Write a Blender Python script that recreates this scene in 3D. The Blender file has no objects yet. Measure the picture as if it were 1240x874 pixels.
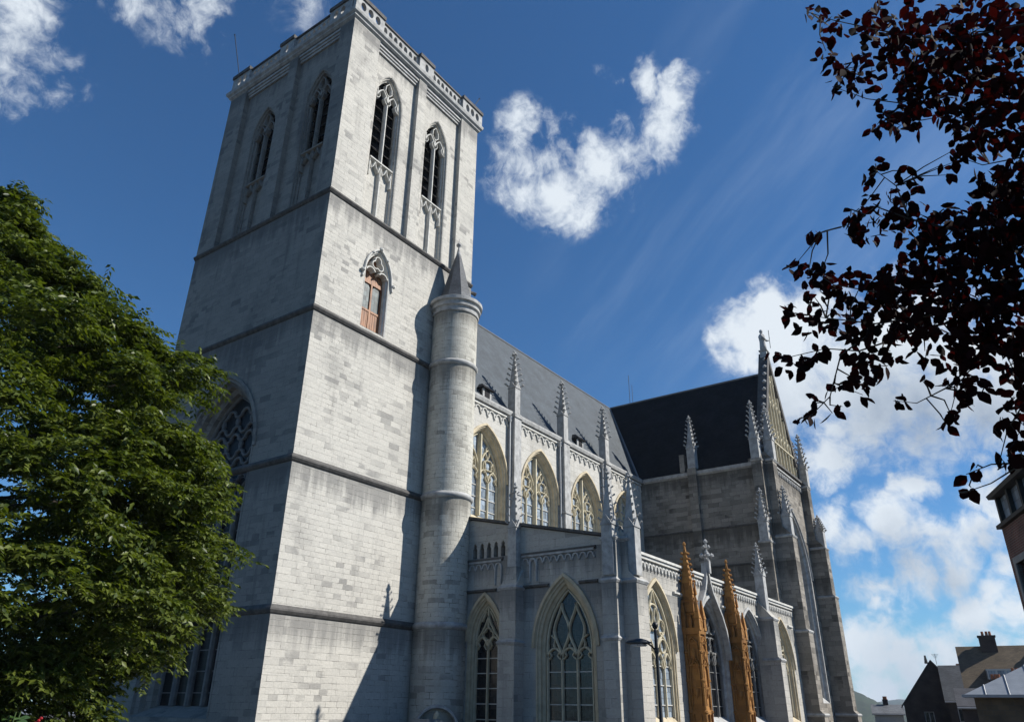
import bpy, math, random
import numpy as np
from mathutils import Vector, Matrix
from mathutils.geometry import tessellate_polygon

random.seed(7)
RNG = np.random.default_rng(11)
SC = bpy.context.scene
COL = SC.collection

# ------------------------------------------------------------------ camera
F_PX, W_PX, H_PX = 896.5, 1240.0, 874.0
CAM = Vector((0, 0, 1.6))
YAW, PIT, ROL = math.radians(54.5376), math.radians(25.0557), math.radians(0.70733)
_f = Vector((math.cos(PIT)*math.sin(YAW), math.cos(PIT)*math.cos(YAW), math.sin(PIT)))
_r = Vector((math.cos(YAW), -math.sin(YAW), 0))
_u = _r.cross(_f)
CR = math.cos(ROL)*_r + math.sin(ROL)*_u
CU = -math.sin(ROL)*_r + math.cos(ROL)*_u
cam_data = bpy.data.cameras.new('camera')
cam = bpy.data.objects.new('camera', cam_data)
COL.objects.link(cam)
m = Matrix((CR, CU, -_f)).transposed().to_4x4()
m.translation = CAM
cam.matrix_world = m
cam_data.sensor_width = 36
cam_data.lens = F_PX/W_PX*36
cam_data.clip_start = 0.1
cam_data.clip_end = 20000
SC.camera = cam

def ray(px, py):
    """world direction of a sight line (used to survey where things stand)"""
    return CR*((px-W_PX/2)/F_PX) - CU*((py-H_PX/2)/F_PX) + _f
def at(px, py, d):
    """point on a sight line at plan distance d"""
    r = ray(px, py)
    return CAM + r*(d/math.hypot(r.x, r.y))

# ------------------------------------------------------------------ sun, sky
SUN = Vector((0.65, -1.0, 0.985)).normalized()          # towards the sun
sl = bpy.data.lights.new('sun', 'SUN')
sl.energy = 5.0
sl.angle = math.radians(0.53)
sl.color = (1.0, 0.955, 0.88)
so = bpy.data.objects.new('sun', sl)
COL.objects.link(so)
so.rotation_euler = SUN.to_track_quat('Z', 'Y').to_euler()
so.location = (0, 0, 60)

world = bpy.data.worlds.new('World')
SC.world = world
world.use_nodes = True
SKY_STRENGTH = 0.0415
def build_world():
    nt = world.node_tree
    N, L = nt.nodes, nt.links
    N.clear()
    out = N.new('ShaderNodeOutputWorld')
    bg = N.new('ShaderNodeBackground')
    sky = N.new('ShaderNodeTexSky')
    sky.sky_type = 'NISHITA'
    sky.sun_disc = False
    sky.sun_elevation = math.asin(SUN.z)
    sky.sun_rotation = math.atan2(SUN.x, SUN.y)
    sky.air_density = 1.0
    sky.dust_density = 0.1
    sky.ozone_density = 2.2
    tc = N.new('ShaderNodeTexCoord')
    D = tc.outputs['Generated']
    def math_(op, a, b=None, c=None, clamp=False):
        n = N.new('ShaderNodeMath'); n.operation = op; n.use_clamp = clamp
        for i, v in enumerate((a, b, c)):
            if v is None: continue
            if isinstance(v, (int, float)): n.inputs[i].default_value = v
            else: L.new(v, n.inputs[i])
        return n.outputs[0]
    def noise(scale, detail, rough, vec, dist=0.0):
        n = N.new('ShaderNodeTexNoise')
        n.inputs['Scale'].default_value = scale
        n.inputs['Detail'].default_value = detail
        n.inputs['Roughness'].default_value = rough
        n.inputs['Distortion'].default_value = dist
        L.new(vec, n.inputs['Vector'])
        return n
    # warped direction so that cloud outlines are ragged
    def warp(vec, scale, amt, detail=4):
        n = noise(scale, detail, 0.6, vec)
        s = N.new('ShaderNodeVectorMath'); s.operation = 'SUBTRACT'
        L.new(n.outputs['Color'], s.inputs[0]); s.inputs[1].default_value = (0.5, 0.5, 0.5)
        k = N.new('ShaderNodeVectorMath'); k.operation = 'SCALE'
        L.new(s.outputs[0], k.inputs[0]); k.inputs['Scale'].default_value = amt
        a = N.new('ShaderNodeVectorMath'); a.operation = 'ADD'
        L.new(vec, a.inputs[0]); L.new(k.outputs[0], a.inputs[1])
        return a.outputs[0]
    Dw = warp(warp(D, 9.0, 0.07), 30.0, 0.035)
    def blobs(lst, vec):
        acc = None
        for (px, py, r, wgt) in lst:
            d = ray(px, py).normalized()
            e = ray(px+r*0.7, py+r*0.7).normalized()
            rad = (d-e).length
            n = N.new('ShaderNodeVectorMath'); n.operation = 'DISTANCE'
            L.new(vec, n.inputs[0]); n.inputs[1].default_value = d
            # wgt * (1 - (dist/rad)) clamped
            v = math_('MULTIPLY_ADD', n.outputs['Value'], -wgt/(rad*1.5), wgt, clamp=True)
            acc = v if acc is None else math_('MAXIMUM', acc, v)
        return acc
    solid = [  # (sight line, apparent radius, weight): where each cumulus stands in the sky
        (634,158,28,.8),(660,192,44,.95),(688,235,50,1.02),(700,264,26,.9),(730,205,44,.95),(766,178,42,.95),(618,225,26,.6),
        (798,150,36,.95),(816,110,24,.9),(822,90,14,.8),(778,92,22,.75),(742,93,14,.5),(612,195,28,.7),(598,222,18,.35),(640,235,30,.7),(730,115,12,.4),
        (30,78,42,.75),(60,102,36,.7),(25,118,30,.55),(0,90,40,.6),(20,10,50,.85),(200,12,44,.65),(240,24,38,.75),(265,8,24,.6),(165,-5,40,.6),(370,5,30,.35),
        (905,402,42,1.4),(935,392,48,1.5),(975,415,60,1.6),(900,440,34,1.15),(1010,460,70,1.5),(1080,430,90,1.2),(960,470,56,1.4),
        (990,555,38,1.2),(1050,495,62,1.3),(1120,500,66,1.3),(1190,490,60,1.3),(1250,470,80,1.3),(1170,430,80,1.2),(1000,515,46,1),
        (1112,592,28,1.22),(1085,638,40,1.22),(1042,655,34,1.17),(1130,655,50,1.22),(1185,640,40,1.12),(1108,692,38,1.17),(1065,712,34,1.12),(1218,620,50,1.12),(1010,640,34,1.12),(1155,685,44,1.12),(1060,735,22,0.92),
        (1205,722,34,1.12),(1178,748,40,1.12),(1228,690,30,1.02),(1225,745,40,1.02),(1060,792,50,1.12),(1030,780,30,1.12),(1100,815,50,1.02),(1150,790,50,1.02),(1060,835,50,1.02),
        (1150,835,60,1.02),(1210,790,50,0.92),(1000,700,20,0.82),(1290,600,70,1.12),(1310,720,80,1.12),(1400,450,120,1.32),
        (-60,40,60,.7),(1450,820,160,.9)]
    dens = blobs(solid, Dw)
    nf = noise(15.0, 12.0, 0.66, warp(D, 6.0, 0.10)).outputs['Fac']
    nf2 = noise(42.0, 6.0, 0.6, D).outputs['Fac']
    d1 = math_('MULTIPLY_ADD', nf, 2.7, -1.38)
    d2 = math_('MULTIPLY_ADD', nf2, 0.35, -0.175)
    tot = math_('ADD', math_('ADD', dens, d1), d2)
    mask = N.new('ShaderNodeMapRange'); mask.interpolation_type = 'SMOOTHSTEP'
    L.new(tot, mask.inputs[0]); mask.inputs[1].default_value = 0.05; mask.inputs[2].default_value = 0.95
    mask.inputs[3].default_value = 0; mask.inputs[4].default_value = 0.97
    # gate: no clouds where no cumulus stands
    gate = math_('MULTIPLY', dens, 3.5, clamp=True)
    cm = math_('MULTIPLY', mask.outputs[0], gate)
    # thin cirrus streaks in the upper right, drawn out along one direction
    mp = N.new('ShaderNodeMapping')
    a = ray(780,390).normalized(); b = ray(960,170).normalized()
    ax = (b-a).normalized()
    q = ax.to_track_quat('X', 'Z').to_euler()
    mp.vector_type = 'TEXTURE'
    mp.inputs['Rotation'].default_value = q
    mp.inputs['Scale'].default_value = (5.5, 0.55, 0.55)
    L.new(warp(D, 3, 0.04), mp.inputs['Vector'])
    cn = noise(4.5, 6, 0.6, mp.outputs[0]).outputs['Fac']
    cir = N.new('ShaderNodeMapRange'); cir.interpolation_type = 'SMOOTHSTEP'
    L.new(cn, cir.inputs[0]); cir.inputs[1].default_value = 0.42; cir.inputs[2].default_value = 0.78
    cir.inputs[4].default_value = 0.19
    cg = blobs([(850,330,130,1),(940,250,150,1.2),(1020,170,150,1.2),(1120,300,160,1.2),(760,360,90,.8),(940,110,110,.7)], D)
    cirm = math_('MULTIPLY', cir.outputs[0], math_('MULTIPLY', cg, 2.0, clamp=True))
    # cloud body tone: lit tops, greyer bellies
    belly = blobs([(1060,505,80,1),(1120,505,80,1),(1190,505,70,1),(1040,690,45,.6),(1090,680,45,.85),(1140,700,50,.8),(1190,668,34,.6),
                   (1100,820,80,.45),(1180,800,50,.4),(20,60,40,.3),(940,520,50,.8),(1010,490,40,.7),(1250,520,90,.9)], Dw)
    bn = noise(9.0, 6, 0.6, D).outputs['Fac']
    bt = math_('MULTIPLY', belly, math_('MULTIPLY_ADD', bn, 1.5, 0.1), clamp=True)
    cc = N.new('ShaderNodeMix'); cc.data_type = 'RGBA'
    cc.inputs[6].default_value = (0.54, 0.585, 0.63, 1); cc.inputs[7].default_value = (0.21, 0.26, 0.335, 1)
    L.new(bt, cc.inputs[0])
    # the blue, a little deeper than the bare model
    tint = N.new('ShaderNodeMix'); tint.data_type = 'RGBA'; tint.blend_type = 'MULTIPLY'; tint.inputs[0].default_value = 1
    L.new(sky.outputs[0], tint.inputs[6]); tint.inputs[7].default_value = (SKY_STRENGTH*0.72, SKY_STRENGTH*1.33, SKY_STRENGTH*1.84, 1)
    mx = N.new('ShaderNodeMix'); mx.data_type = 'RGBA'
    L.new(cm, mx.inputs[0])
    m0 = N.new('ShaderNodeMix'); m0.data_type = 'RGBA'
    L.new(cirm, m0.inputs[0]); L.new(tint.outputs[2], m0.inputs[6]); m0.inputs[7].default_value = (0.42, 0.51, 0.63, 1)
    L.new(m0.outputs[2], mx.inputs[6]); L.new(cc.outputs[2], mx.inputs[7])
    L.new(mx.outputs[2], bg.inputs['Color'])
    bg.inputs['Strength'].default_value = 1.0
    L.new(bg.outputs[0], out.inputs[0])
build_world()
SC.view_settings.view_transform = 'Standard'
SC.view_settings.look = 'None'
SC.view_settings.gamma = 1
SC.view_settings.exposure = 0.58
SC.cycles.max_bounces = 6

# ------------------------------------------------------------------ materials
def newmat(name):
    mt = bpy.data.materials.new(name); mt.use_nodes = True
    nt = mt.node_tree; b = nt.nodes['Principled BSDF']
    return mt, nt, b
def plain(name, col, rough=0.7, metal=0.0, var=0.25, scale=3.0, bump=0.0, spec=0.3):
    mt, nt, b = newmat(name)
    N, L = nt.nodes, nt.links
    tc = N.new('ShaderNodeTexCoord'); n = N.new('ShaderNodeTexNoise')
    n.inputs['Scale'].default_value = scale; n.inputs['Detail'].default_value = 6; n.inputs['Roughness'].default_value = 0.65
    L.new(tc.outputs['Object'], n.inputs['Vector'])
    r = N.new('ShaderNodeMapRange'); L.new(n.outputs['Fac'], r.inputs[0])
    r.inputs[1].default_value = 0.3; r.inputs[2].default_value = 0.7
    r.inputs[3].default_value = 1-var; r.inputs[4].default_value = 1+var
    mx = N.new('ShaderNodeMix'); mx.data_type = 'RGBA'; mx.blend_type = 'MULTIPLY'; mx.inputs[0].default_value = 1
    mx.inputs[6].default_value = (*col, 1); L.new(r.outputs[0], mx.inputs[7])
    L.new(mx.outputs[2], b.inputs['Base Color'])
    b.inputs['Roughness'].default_value = rough; b.inputs['Metallic'].default_value = metal
    b.inputs['Specular IOR Level'].default_value = spec
    if bump:
        bp = N.new('ShaderNodeBump'); bp.inputs['Strength'].default_value = bump; bp.inputs['Distance'].default_value = 0.02
        L.new(n.outputs['Fac'], bp.inputs['Height']); L.new(bp.outputs[0], b.inputs['Normal'])
    return mt
def ashlar(name, light, dark, mortar, bw=0.62, bh=0.27, stain=0.5, mort=0.007, streak=0.35, patch=0.5, tone=0.25, ledges=()):
    """coursed stone: two block sizes mixed, per-block tone, broken joints, stains and run-off streaks (uv in metres)"""
    mt, nt, b = newmat(name)
    N, L = nt.nodes, nt.links
    uv = N.new('ShaderNodeUVMap'); uv.uv_map = 'UVMap'
    def mixc(f, a, c, blend='MIX'):
        n = N.new('ShaderNodeMix'); n.data_type = 'RGBA'; n.blend_type = blend
        for s, v in ((0, f), (6, a), (7, c)):
            if isinstance(v, (int, float)): n.inputs[s].default_value = v
            elif isinstance(v, tuple): n.inputs[s].default_value = (*v, 1) if len(v) == 3 else v
            else: L.new(v, n.inputs[s])
        return n.outputs[2]
    def rng(v, a, c, lo, hi, smooth=True):
        n = N.new('ShaderNodeMapRange')
        if smooth: n.interpolation_type = 'SMOOTHSTEP'
        L.new(v, n.inputs[0])
        for i, x in zip((1, 2, 3, 4), (a, c, lo, hi)): n.inputs[i].default_value = x
        return n.outputs[0]
    def noise(scale, detail=5, rough=0.6, sc=None, vec=None):
        n = N.new('ShaderNodeTexNoise'); n.inputs['Scale'].default_value = scale
        n.inputs['Detail'].default_value = detail; n.inputs['Roughness'].default_value = rough
        src = vec or uv.outputs[0]
        if sc:
            mp = N.new('ShaderNodeMapping'); mp.inputs['Scale'].default_value = sc
            L.new(src, mp.inputs['Vector']); src = mp.outputs[0]
        L.new(src, n.inputs['Vector'])
        return n
    # slightly wavering joints
    wn = noise(0.9, 3, 0.6)
    sb = N.new('ShaderNodeVectorMath'); sb.operation = 'SUBTRACT'; L.new(wn.outputs['Color'], sb.inputs[0]); sb.inputs[1].default_value = (.5, .5, .5)
    ml = N.new('ShaderNodeVectorMath'); ml.operation = 'MULTIPLY'; L.new(sb.outputs[0], ml.inputs[0]); ml.inputs[1].default_value = (0.10, 0.035, 0)
    ad = N.new('ShaderNodeVectorMath'); ad.operation = 'ADD'; L.new(uv.outputs[0], ad.inputs[0]); L.new(ml.outputs[0], ad.inputs[1])
    def brick(w, h, off, seedoff):
        mp = N.new('ShaderNodeMapping'); mp.inputs['Location'].default_value = (seedoff, seedoff*0.37, 0)
        L.new(ad.outputs[0], mp.inputs['Vector'])
        n = N.new('ShaderNodeTexBrick'); n.offset = off; n.squash = 1.35; n.squash_frequency = 3; n.offset_frequency = 2
        L.new(mp.outputs[0], n.inputs['Vector'])
        n.inputs['Color1'].default_value = (0, 0, 0, 1); n.inputs['Color2'].default_value = (1, 1, 1, 1)
        n.inputs['Mortar'].default_value = (0.5, 0.5, 0.5, 1)
        n.inputs['Scale'].default_value = 1; n.inputs['Mortar Size'].default_value = mort
        n.inputs['Mortar Smooth'].default_value = 0.4; n.inputs['Bias'].default_value = 0
        n.inputs['Brick Width'].default_value = w; n.inputs['Row Height'].default_value = h
        return n
    b1 = brick(bw, bh, 0.43, 0.0); b2 = brick(bw*1.6, bh*1.28, 0.37, 5.3)
    sel = rng(noise(0.22, 2, 0.5).outputs['Fac'], 0.47, 0.53, 0, 1)
    btone = mixc(sel, b1.outputs['Color'], b2.outputs['Color'])
    fac = mixc(sel, b1.outputs['Fac'], b2.outputs['Fac'])
    rgb = N.new('ShaderNodeRGBToBW'); L.new(btone, rgb.inputs[0])
    tv = rng(rgb.outputs[0], 0.05, 0.95, 0.0, 1.0, False)
    # a few blocks are much darker than the rest
    tdk = rng(rgb.outputs[0], 0.74, 0.95, 0.0, patch)
    c = mixc(tv, light, tuple((1-tone)*x+tone*y for x, y in zip(light, dark)))
    pm = rng(noise(0.33, 3, 0.55, vec=None).outputs['Fac'], 0.42, 0.6, 0.0, 1.0)
    mm = N.new('ShaderNodeMath'); mm.operation = 'MULTIPLY'; L.new(tdk, mm.inputs[0]); L.new(pm, mm.inputs[1])
    c = mixc(mm.outputs[0], c, dark)
    # surface grain, stains with their own shape, vertical run-off
    g = noise(9, 6, 0.7)
    c = mixc(1.0, c, mixc(g.outputs['Fac'], (0.70, 0.70, 0.70), (1.30, 1.30, 1.30)), 'MULTIPLY')
    s1 = rng(noise(0.16, 6, 0.62).outputs['Fac'], 0.5, 0.72, 0, stain)
    c = mixc(s1, c, dark)
    s2 = rng(noise(1.0, 5, 0.6, sc=(1.1, 0.09, 1)).outputs['Fac'], 0.54, 0.76, 0, streak)
    c = mixc(s2, c, tuple(x*0.72 for x in dark))
    # dark run-off below the projecting ledges, ragged at its lower edge
    if ledges:
        sx = N.new('ShaderNodeSeparateXYZ'); L.new(uv.outputs[0], sx.inputs[0])
        rag = noise(1.0, 6, 0.65, sc=(2.2, 0.12, 1))
        acc = None
        for lz in ledges:
            dd = N.new('ShaderNodeMath'); dd.operation = 'SUBTRACT'; dd.inputs[0].default_value = lz; L.new(sx.outputs['Y'], dd.inputs[1])
            gt = N.new('ShaderNodeMath'); gt.operation = 'GREATER_THAN'; L.new(dd.outputs[0], gt.inputs[0]); gt.inputs[1].default_value = 0
            fo = rng(dd.outputs[0], 0.0, 2.6, 1.0, 0.0)
            ml2 = N.new('ShaderNodeMath'); ml2.operation = 'MULTIPLY'; L.new(gt.outputs[0], ml2.inputs[0]); L.new(fo, ml2.inputs[1])
            if acc is None: acc = ml2.outputs[0]
            else:
                mx_ = N.new('ShaderNodeMath'); mx_.operation = 'MAXIMUM'; L.new(acc, mx_.inputs[0]); L.new(ml2.outputs[0], mx_.inputs[1]); acc = mx_.outputs[0]
        sm_ = N.new('ShaderNodeMath'); sm_.operation = 'MULTIPLY_ADD'; L.new(acc, sm_.inputs[0]); sm_.inputs[1].default_value = 0.5; L.new(rag.outputs['Fac'], sm_.inputs[2])
        c = mixc(rng(sm_.outputs[0], 0.66, 1.02, 0, 0.75), c, tuple(x*0.9 for x in dark))
    # small pits and chips
    pit = rng(noise(5.5, 3, 0.7).outputs['Fac'], 0.66, 0.74, 0, 0.55)
    c = mixc(pit, c, dark)
    # joints, broken up
    jn = rng(noise(2.2, 3, 0.6).outputs['Fac'], 0.42, 0.66, 0.04, 0.95)
    jm = N.new('ShaderNodeMath'); jm.operation = 'MULTIPLY'; L.new(fac, jm.inputs[0]); L.new(jn, jm.inputs[1])
    c = mixc(jm.outputs[0], c, mortar)
    L.new(c, b.inputs['Base Color'])
    b.inputs['Roughness'].default_value = 0.85; b.inputs['Specular IOR Level'].default_value = 0.2
    h1 = N.new('ShaderNodeMath'); h1.operation = 'MULTIPLY_ADD'; L.new(fac, h1.inputs[0]); h1.inputs[1].default_value = -1.0; L.new(g.outputs['Fac'], h1.inputs[2])
    bp = N.new('ShaderNodeBump'); bp.inputs['Strength'].default_value = 0.55; bp.inputs['Distance'].default_value = 0.03
    L.new(h1.outputs[0], bp.inputs['Height']); L.new(bp.outputs[0], b.inputs['Normal'])
    return mt
M = {}
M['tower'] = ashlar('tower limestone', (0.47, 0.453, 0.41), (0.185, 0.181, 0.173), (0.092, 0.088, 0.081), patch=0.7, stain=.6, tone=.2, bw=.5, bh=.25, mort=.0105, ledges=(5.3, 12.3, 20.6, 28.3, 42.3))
M['turret'] = ashlar('turret limestone', (0.48, 0.465, 0.41), (0.154, 0.146, 0.127), (0.077, 0.073, 0.062), bw=0.45, bh=0.235, stain=0.5, mort=0.014, patch=.6, ledges=(5.3, 12.3, 20.6, 24.5))
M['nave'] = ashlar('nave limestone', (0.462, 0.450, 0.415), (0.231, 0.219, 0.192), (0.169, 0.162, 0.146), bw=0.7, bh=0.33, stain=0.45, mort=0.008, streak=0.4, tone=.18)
M['aisle'] = ashlar('aisle limestone', (0.42, 0.40, 0.358), (0.154, 0.154, 0.150), (0.085, 0.085, 0.077), bw=0.62, bh=0.31, stain=0.5, mort=0.010, tone=.2, ledges=(7.2, 9.0))
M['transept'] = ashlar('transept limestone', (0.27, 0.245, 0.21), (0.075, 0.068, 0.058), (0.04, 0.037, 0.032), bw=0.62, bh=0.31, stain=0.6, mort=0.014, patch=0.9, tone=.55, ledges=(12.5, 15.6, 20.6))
M['tower_west'] = ashlar('shade-darkened weathered west limestone', (0.27, 0.252, 0.222), (0.123, 0.119, 0.115), (0.077, 0.073, 0.069), patch=0.7, stain=.7, streak=.7, tone=.3, bw=.55, bh=.28, mort=.010, ledges=(5.3, 12.3, 20.6, 28.3, 42.3))  # shade of the west side put into its colour, over real weather stains
M['trim'] = plain('grey carved stone', (0.323, 0.323, 0.315), 0.85, var=0.35, scale=2.5, bump=0.3)
M['trim_dark'] = plain('dark moulding stone', (0.085, 0.081, 0.077), 0.85, var=0.4, scale=3, bump=0.3)  # dark tone takes in the shadow under the string courses
M['trim_light'] = plain('pale coping stone', (0.477, 0.469, 0.438), 0.8, var=0.2, scale=2.5, bump=0.2)
M['yellow'] = plain('yellow window stone', (0.423, 0.362, 0.254), 0.8, var=0.25, scale=2.0, bump=0.2)
M['cream'] = plain('cream tracery stone', (0.462, 0.415, 0.300), 0.8, var=0.2, scale=2.5, bump=0.2)
M['grey_tracery'] = plain('grey tracery stone', (0.15, 0.148, 0.142), 0.8, var=0.3, scale=2.5, bump=0.2)
M['ochre'] = ashlar('iron stained stone', (0.36, 0.18, 0.055), (0.10, 0.045, 0.018), (0.06, 0.03, 0.015), bw=0.42, bh=0.30, stain=0.8, mort=0.012, patch=.8, tone=.5, streak=.8)
M['black'] = plain('unlit interior', (0.009, 0.009, 0.011), 0.9, var=0.1)
M['lead'] = plain('lead sheet', (0.154, 0.158, 0.162), 0.55, var=0.15, scale=1.5)
M['iron'] = plain('painted iron', (0.023, 0.025, 0.027), 0.45, metal=0.2, var=0.2)
M['louvre'] = plain('louvre board', (0.027, 0.025, 0.025), 0.8, var=0.3)
M['zinc'] = plain('zinc pipe', (0.308, 0.315, 0.323), 0.5, metal=0.4, var=0.15)
def wood_mat():
    mt, nt, b = newmat('orange door wood'); N, L = nt.nodes, nt.links
    tc = N.new('ShaderNodeTexCoord'); mp = N.new('ShaderNodeMapping'); mp.inputs['Scale'].default_value = (8, 8, 0.7)
    n = N.new('ShaderNodeTexNoise'); n.inputs['Scale'].default_value = 2; n.inputs['Detail'].default_value = 5
    r = N.new('ShaderNodeValToRGB'); r.color_ramp.elements[0].color = (0.09, 0.033, 0.012, 1); r.color_ramp.elements[1].color = (0.31, 0.135, 0.055, 1)
    r.color_ramp.elements[0].position = 0.3; r.color_ramp.elements[1].position = 0.62
    L.new(tc.outputs['Object'], mp.inputs[0]); L.new(mp.outputs[0], n.inputs[0]); L.new(n.outputs['Fac'], r.inputs[0]); L.new(r.outputs[0], b.inputs['Base Color'])
    b.inputs['Roughness'].default_value = 0.6
    return mt
M['wood'] = wood_mat()
def glass_mat(name, col, rough=0.12, w=0.22, h=0.3, spec=.8):
    mt, nt, b = newmat(name); N, L = nt.nodes, nt.links
    uv = N.new('ShaderNodeUVMap'); uv.uv_map = 'UVMap'
    bt = N.new('ShaderNodeTexBrick'); bt.offset = 0; L.new(uv.outputs[0], bt.inputs[0])
    bt.inputs['Scale'].default_value = 1; bt.inputs['Brick Width'].default_value = w; bt.inputs['Row Height'].default_value = h
    bt.inputs['Mortar Size'].default_value = 0.008
    bt.inputs['Color1'].default_value = (*[c*0.5 for c in col], 1); bt.inputs['Color2'].default_value = (*[c*1.4 for c in col], 1)
    bt.inputs['Mortar'].default_value = (0.02, 0.02, 0.02, 1)
    L.new(bt.outputs['Color'], b.inputs['Base Color'])
    b.inputs['Roughness'].default_value = rough; b.inputs['Specular IOR Level'].default_value = spec
    n = N.new('ShaderNodeTexNoise'); n.inputs['Scale'].default_value = 1.7; L.new(uv.outputs[0], n.inputs[0])
    bw = N.new('ShaderNodeRGBToBW'); L.new(bt.outputs['Color'], bw.inputs[0])
    a = N.new('ShaderNodeMath'); a.operation = 'MULTIPLY_ADD'; L.new(bw.outputs[0], a.inputs[0]); a.inputs[1].default_value = 2.5; L.new(n.outputs['Fac'], a.inputs[2])
    bp = N.new('ShaderNodeBump'); bp.inputs['Strength'].default_value = 0.25; bp.inputs['Distance'].default_value = 0.03
    L.new(a.outputs[0], bp.inputs['Height']); L.new(bp.outputs[0], b.inputs['Normal'])
    return mt
M['glass'] = glass_mat('leaded glass', (0.023, 0.031, 0.038))
M['glass_pale'] = glass_mat('pale obscured glass', (0.231, 0.277, 0.323), 0.3)
M['glass_dark'] = glass_mat('dark leaded glass', (0.010, 0.011, 0.013), 0.15, spec=.45)
M['glass_black'] = glass_mat('dusty black glass', (0.006, 0.007, 0.008), 0.4, spec=.15)
def slate(name, col, spec=.25):
    mt, nt, b = newmat(name); N, L = nt.nodes, nt.links
    uv = N.new('ShaderNodeUVMap'); uv.uv_map = 'UVMap'
    bt = N.new('ShaderNodeTexBrick'); L.new(uv.outputs[0], bt.inputs[0]); bt.offset = 0.5
    bt.inputs['Scale'].default_value = 1; bt.inputs['Brick Width'].default_value = 0.25; bt.inputs['Row Height'].default_value = 0.13
    bt.inputs['Mortar Size'].default_value = 0.006; bt.inputs['Color1'].default_value = (*[c*0.85 for c in col], 1)
    bt.inputs['Color2'].default_value = (*[c*1.18 for c in col], 1); bt.inputs['Mortar'].default_value = (*[c*0.5 for c in col], 1)
    n = N.new('ShaderNodeTexNoise'); n.inputs['Scale'].default_value = 0.6; n.inputs['Detail'].default_value = 8; n.inputs['Roughness'].default_value = 0.7
    L.new(uv.outputs[0], n.inputs[0])
    r = N.new('ShaderNodeMapRange'); L.new(n.outputs['Fac'], r.inputs[0]); r.inputs[1].default_value = 0.3; r.inputs[2].default_value = 0.7
    r.inputs[3].default_value = 0.68; r.inputs[4].default_value = 1.4
    mx = N.new('ShaderNodeMix'); mx.data_type = 'RGBA'; mx.blend_type = 'MULTIPLY'; mx.inputs[0].default_value = 1
    L.new(bt.outputs['Color'], mx.inputs[6]); L.new(r.outputs[0], mx.inputs[7]); L.new(mx.outputs[2], b.inputs['Base Color'])
    b.inputs['Roughness'].default_value = 0.65; b.inputs['Specular IOR Level'].default_value = spec
    bp = N.new('ShaderNodeBump'); bp.inputs['Strength'].default_value = 0.4; bp.inputs['Distance'].default_value = 0.01
    L.new(bt.outputs['Fac'], bp.inputs['Height']); bp.invert = True; L.new(bp.outputs[0], b.inputs['Normal'])
    return mt
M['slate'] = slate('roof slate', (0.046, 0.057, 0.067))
M['slate_dark'] = slate('transept roof slate', (0.017, 0.0175, 0.019), .04)

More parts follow.
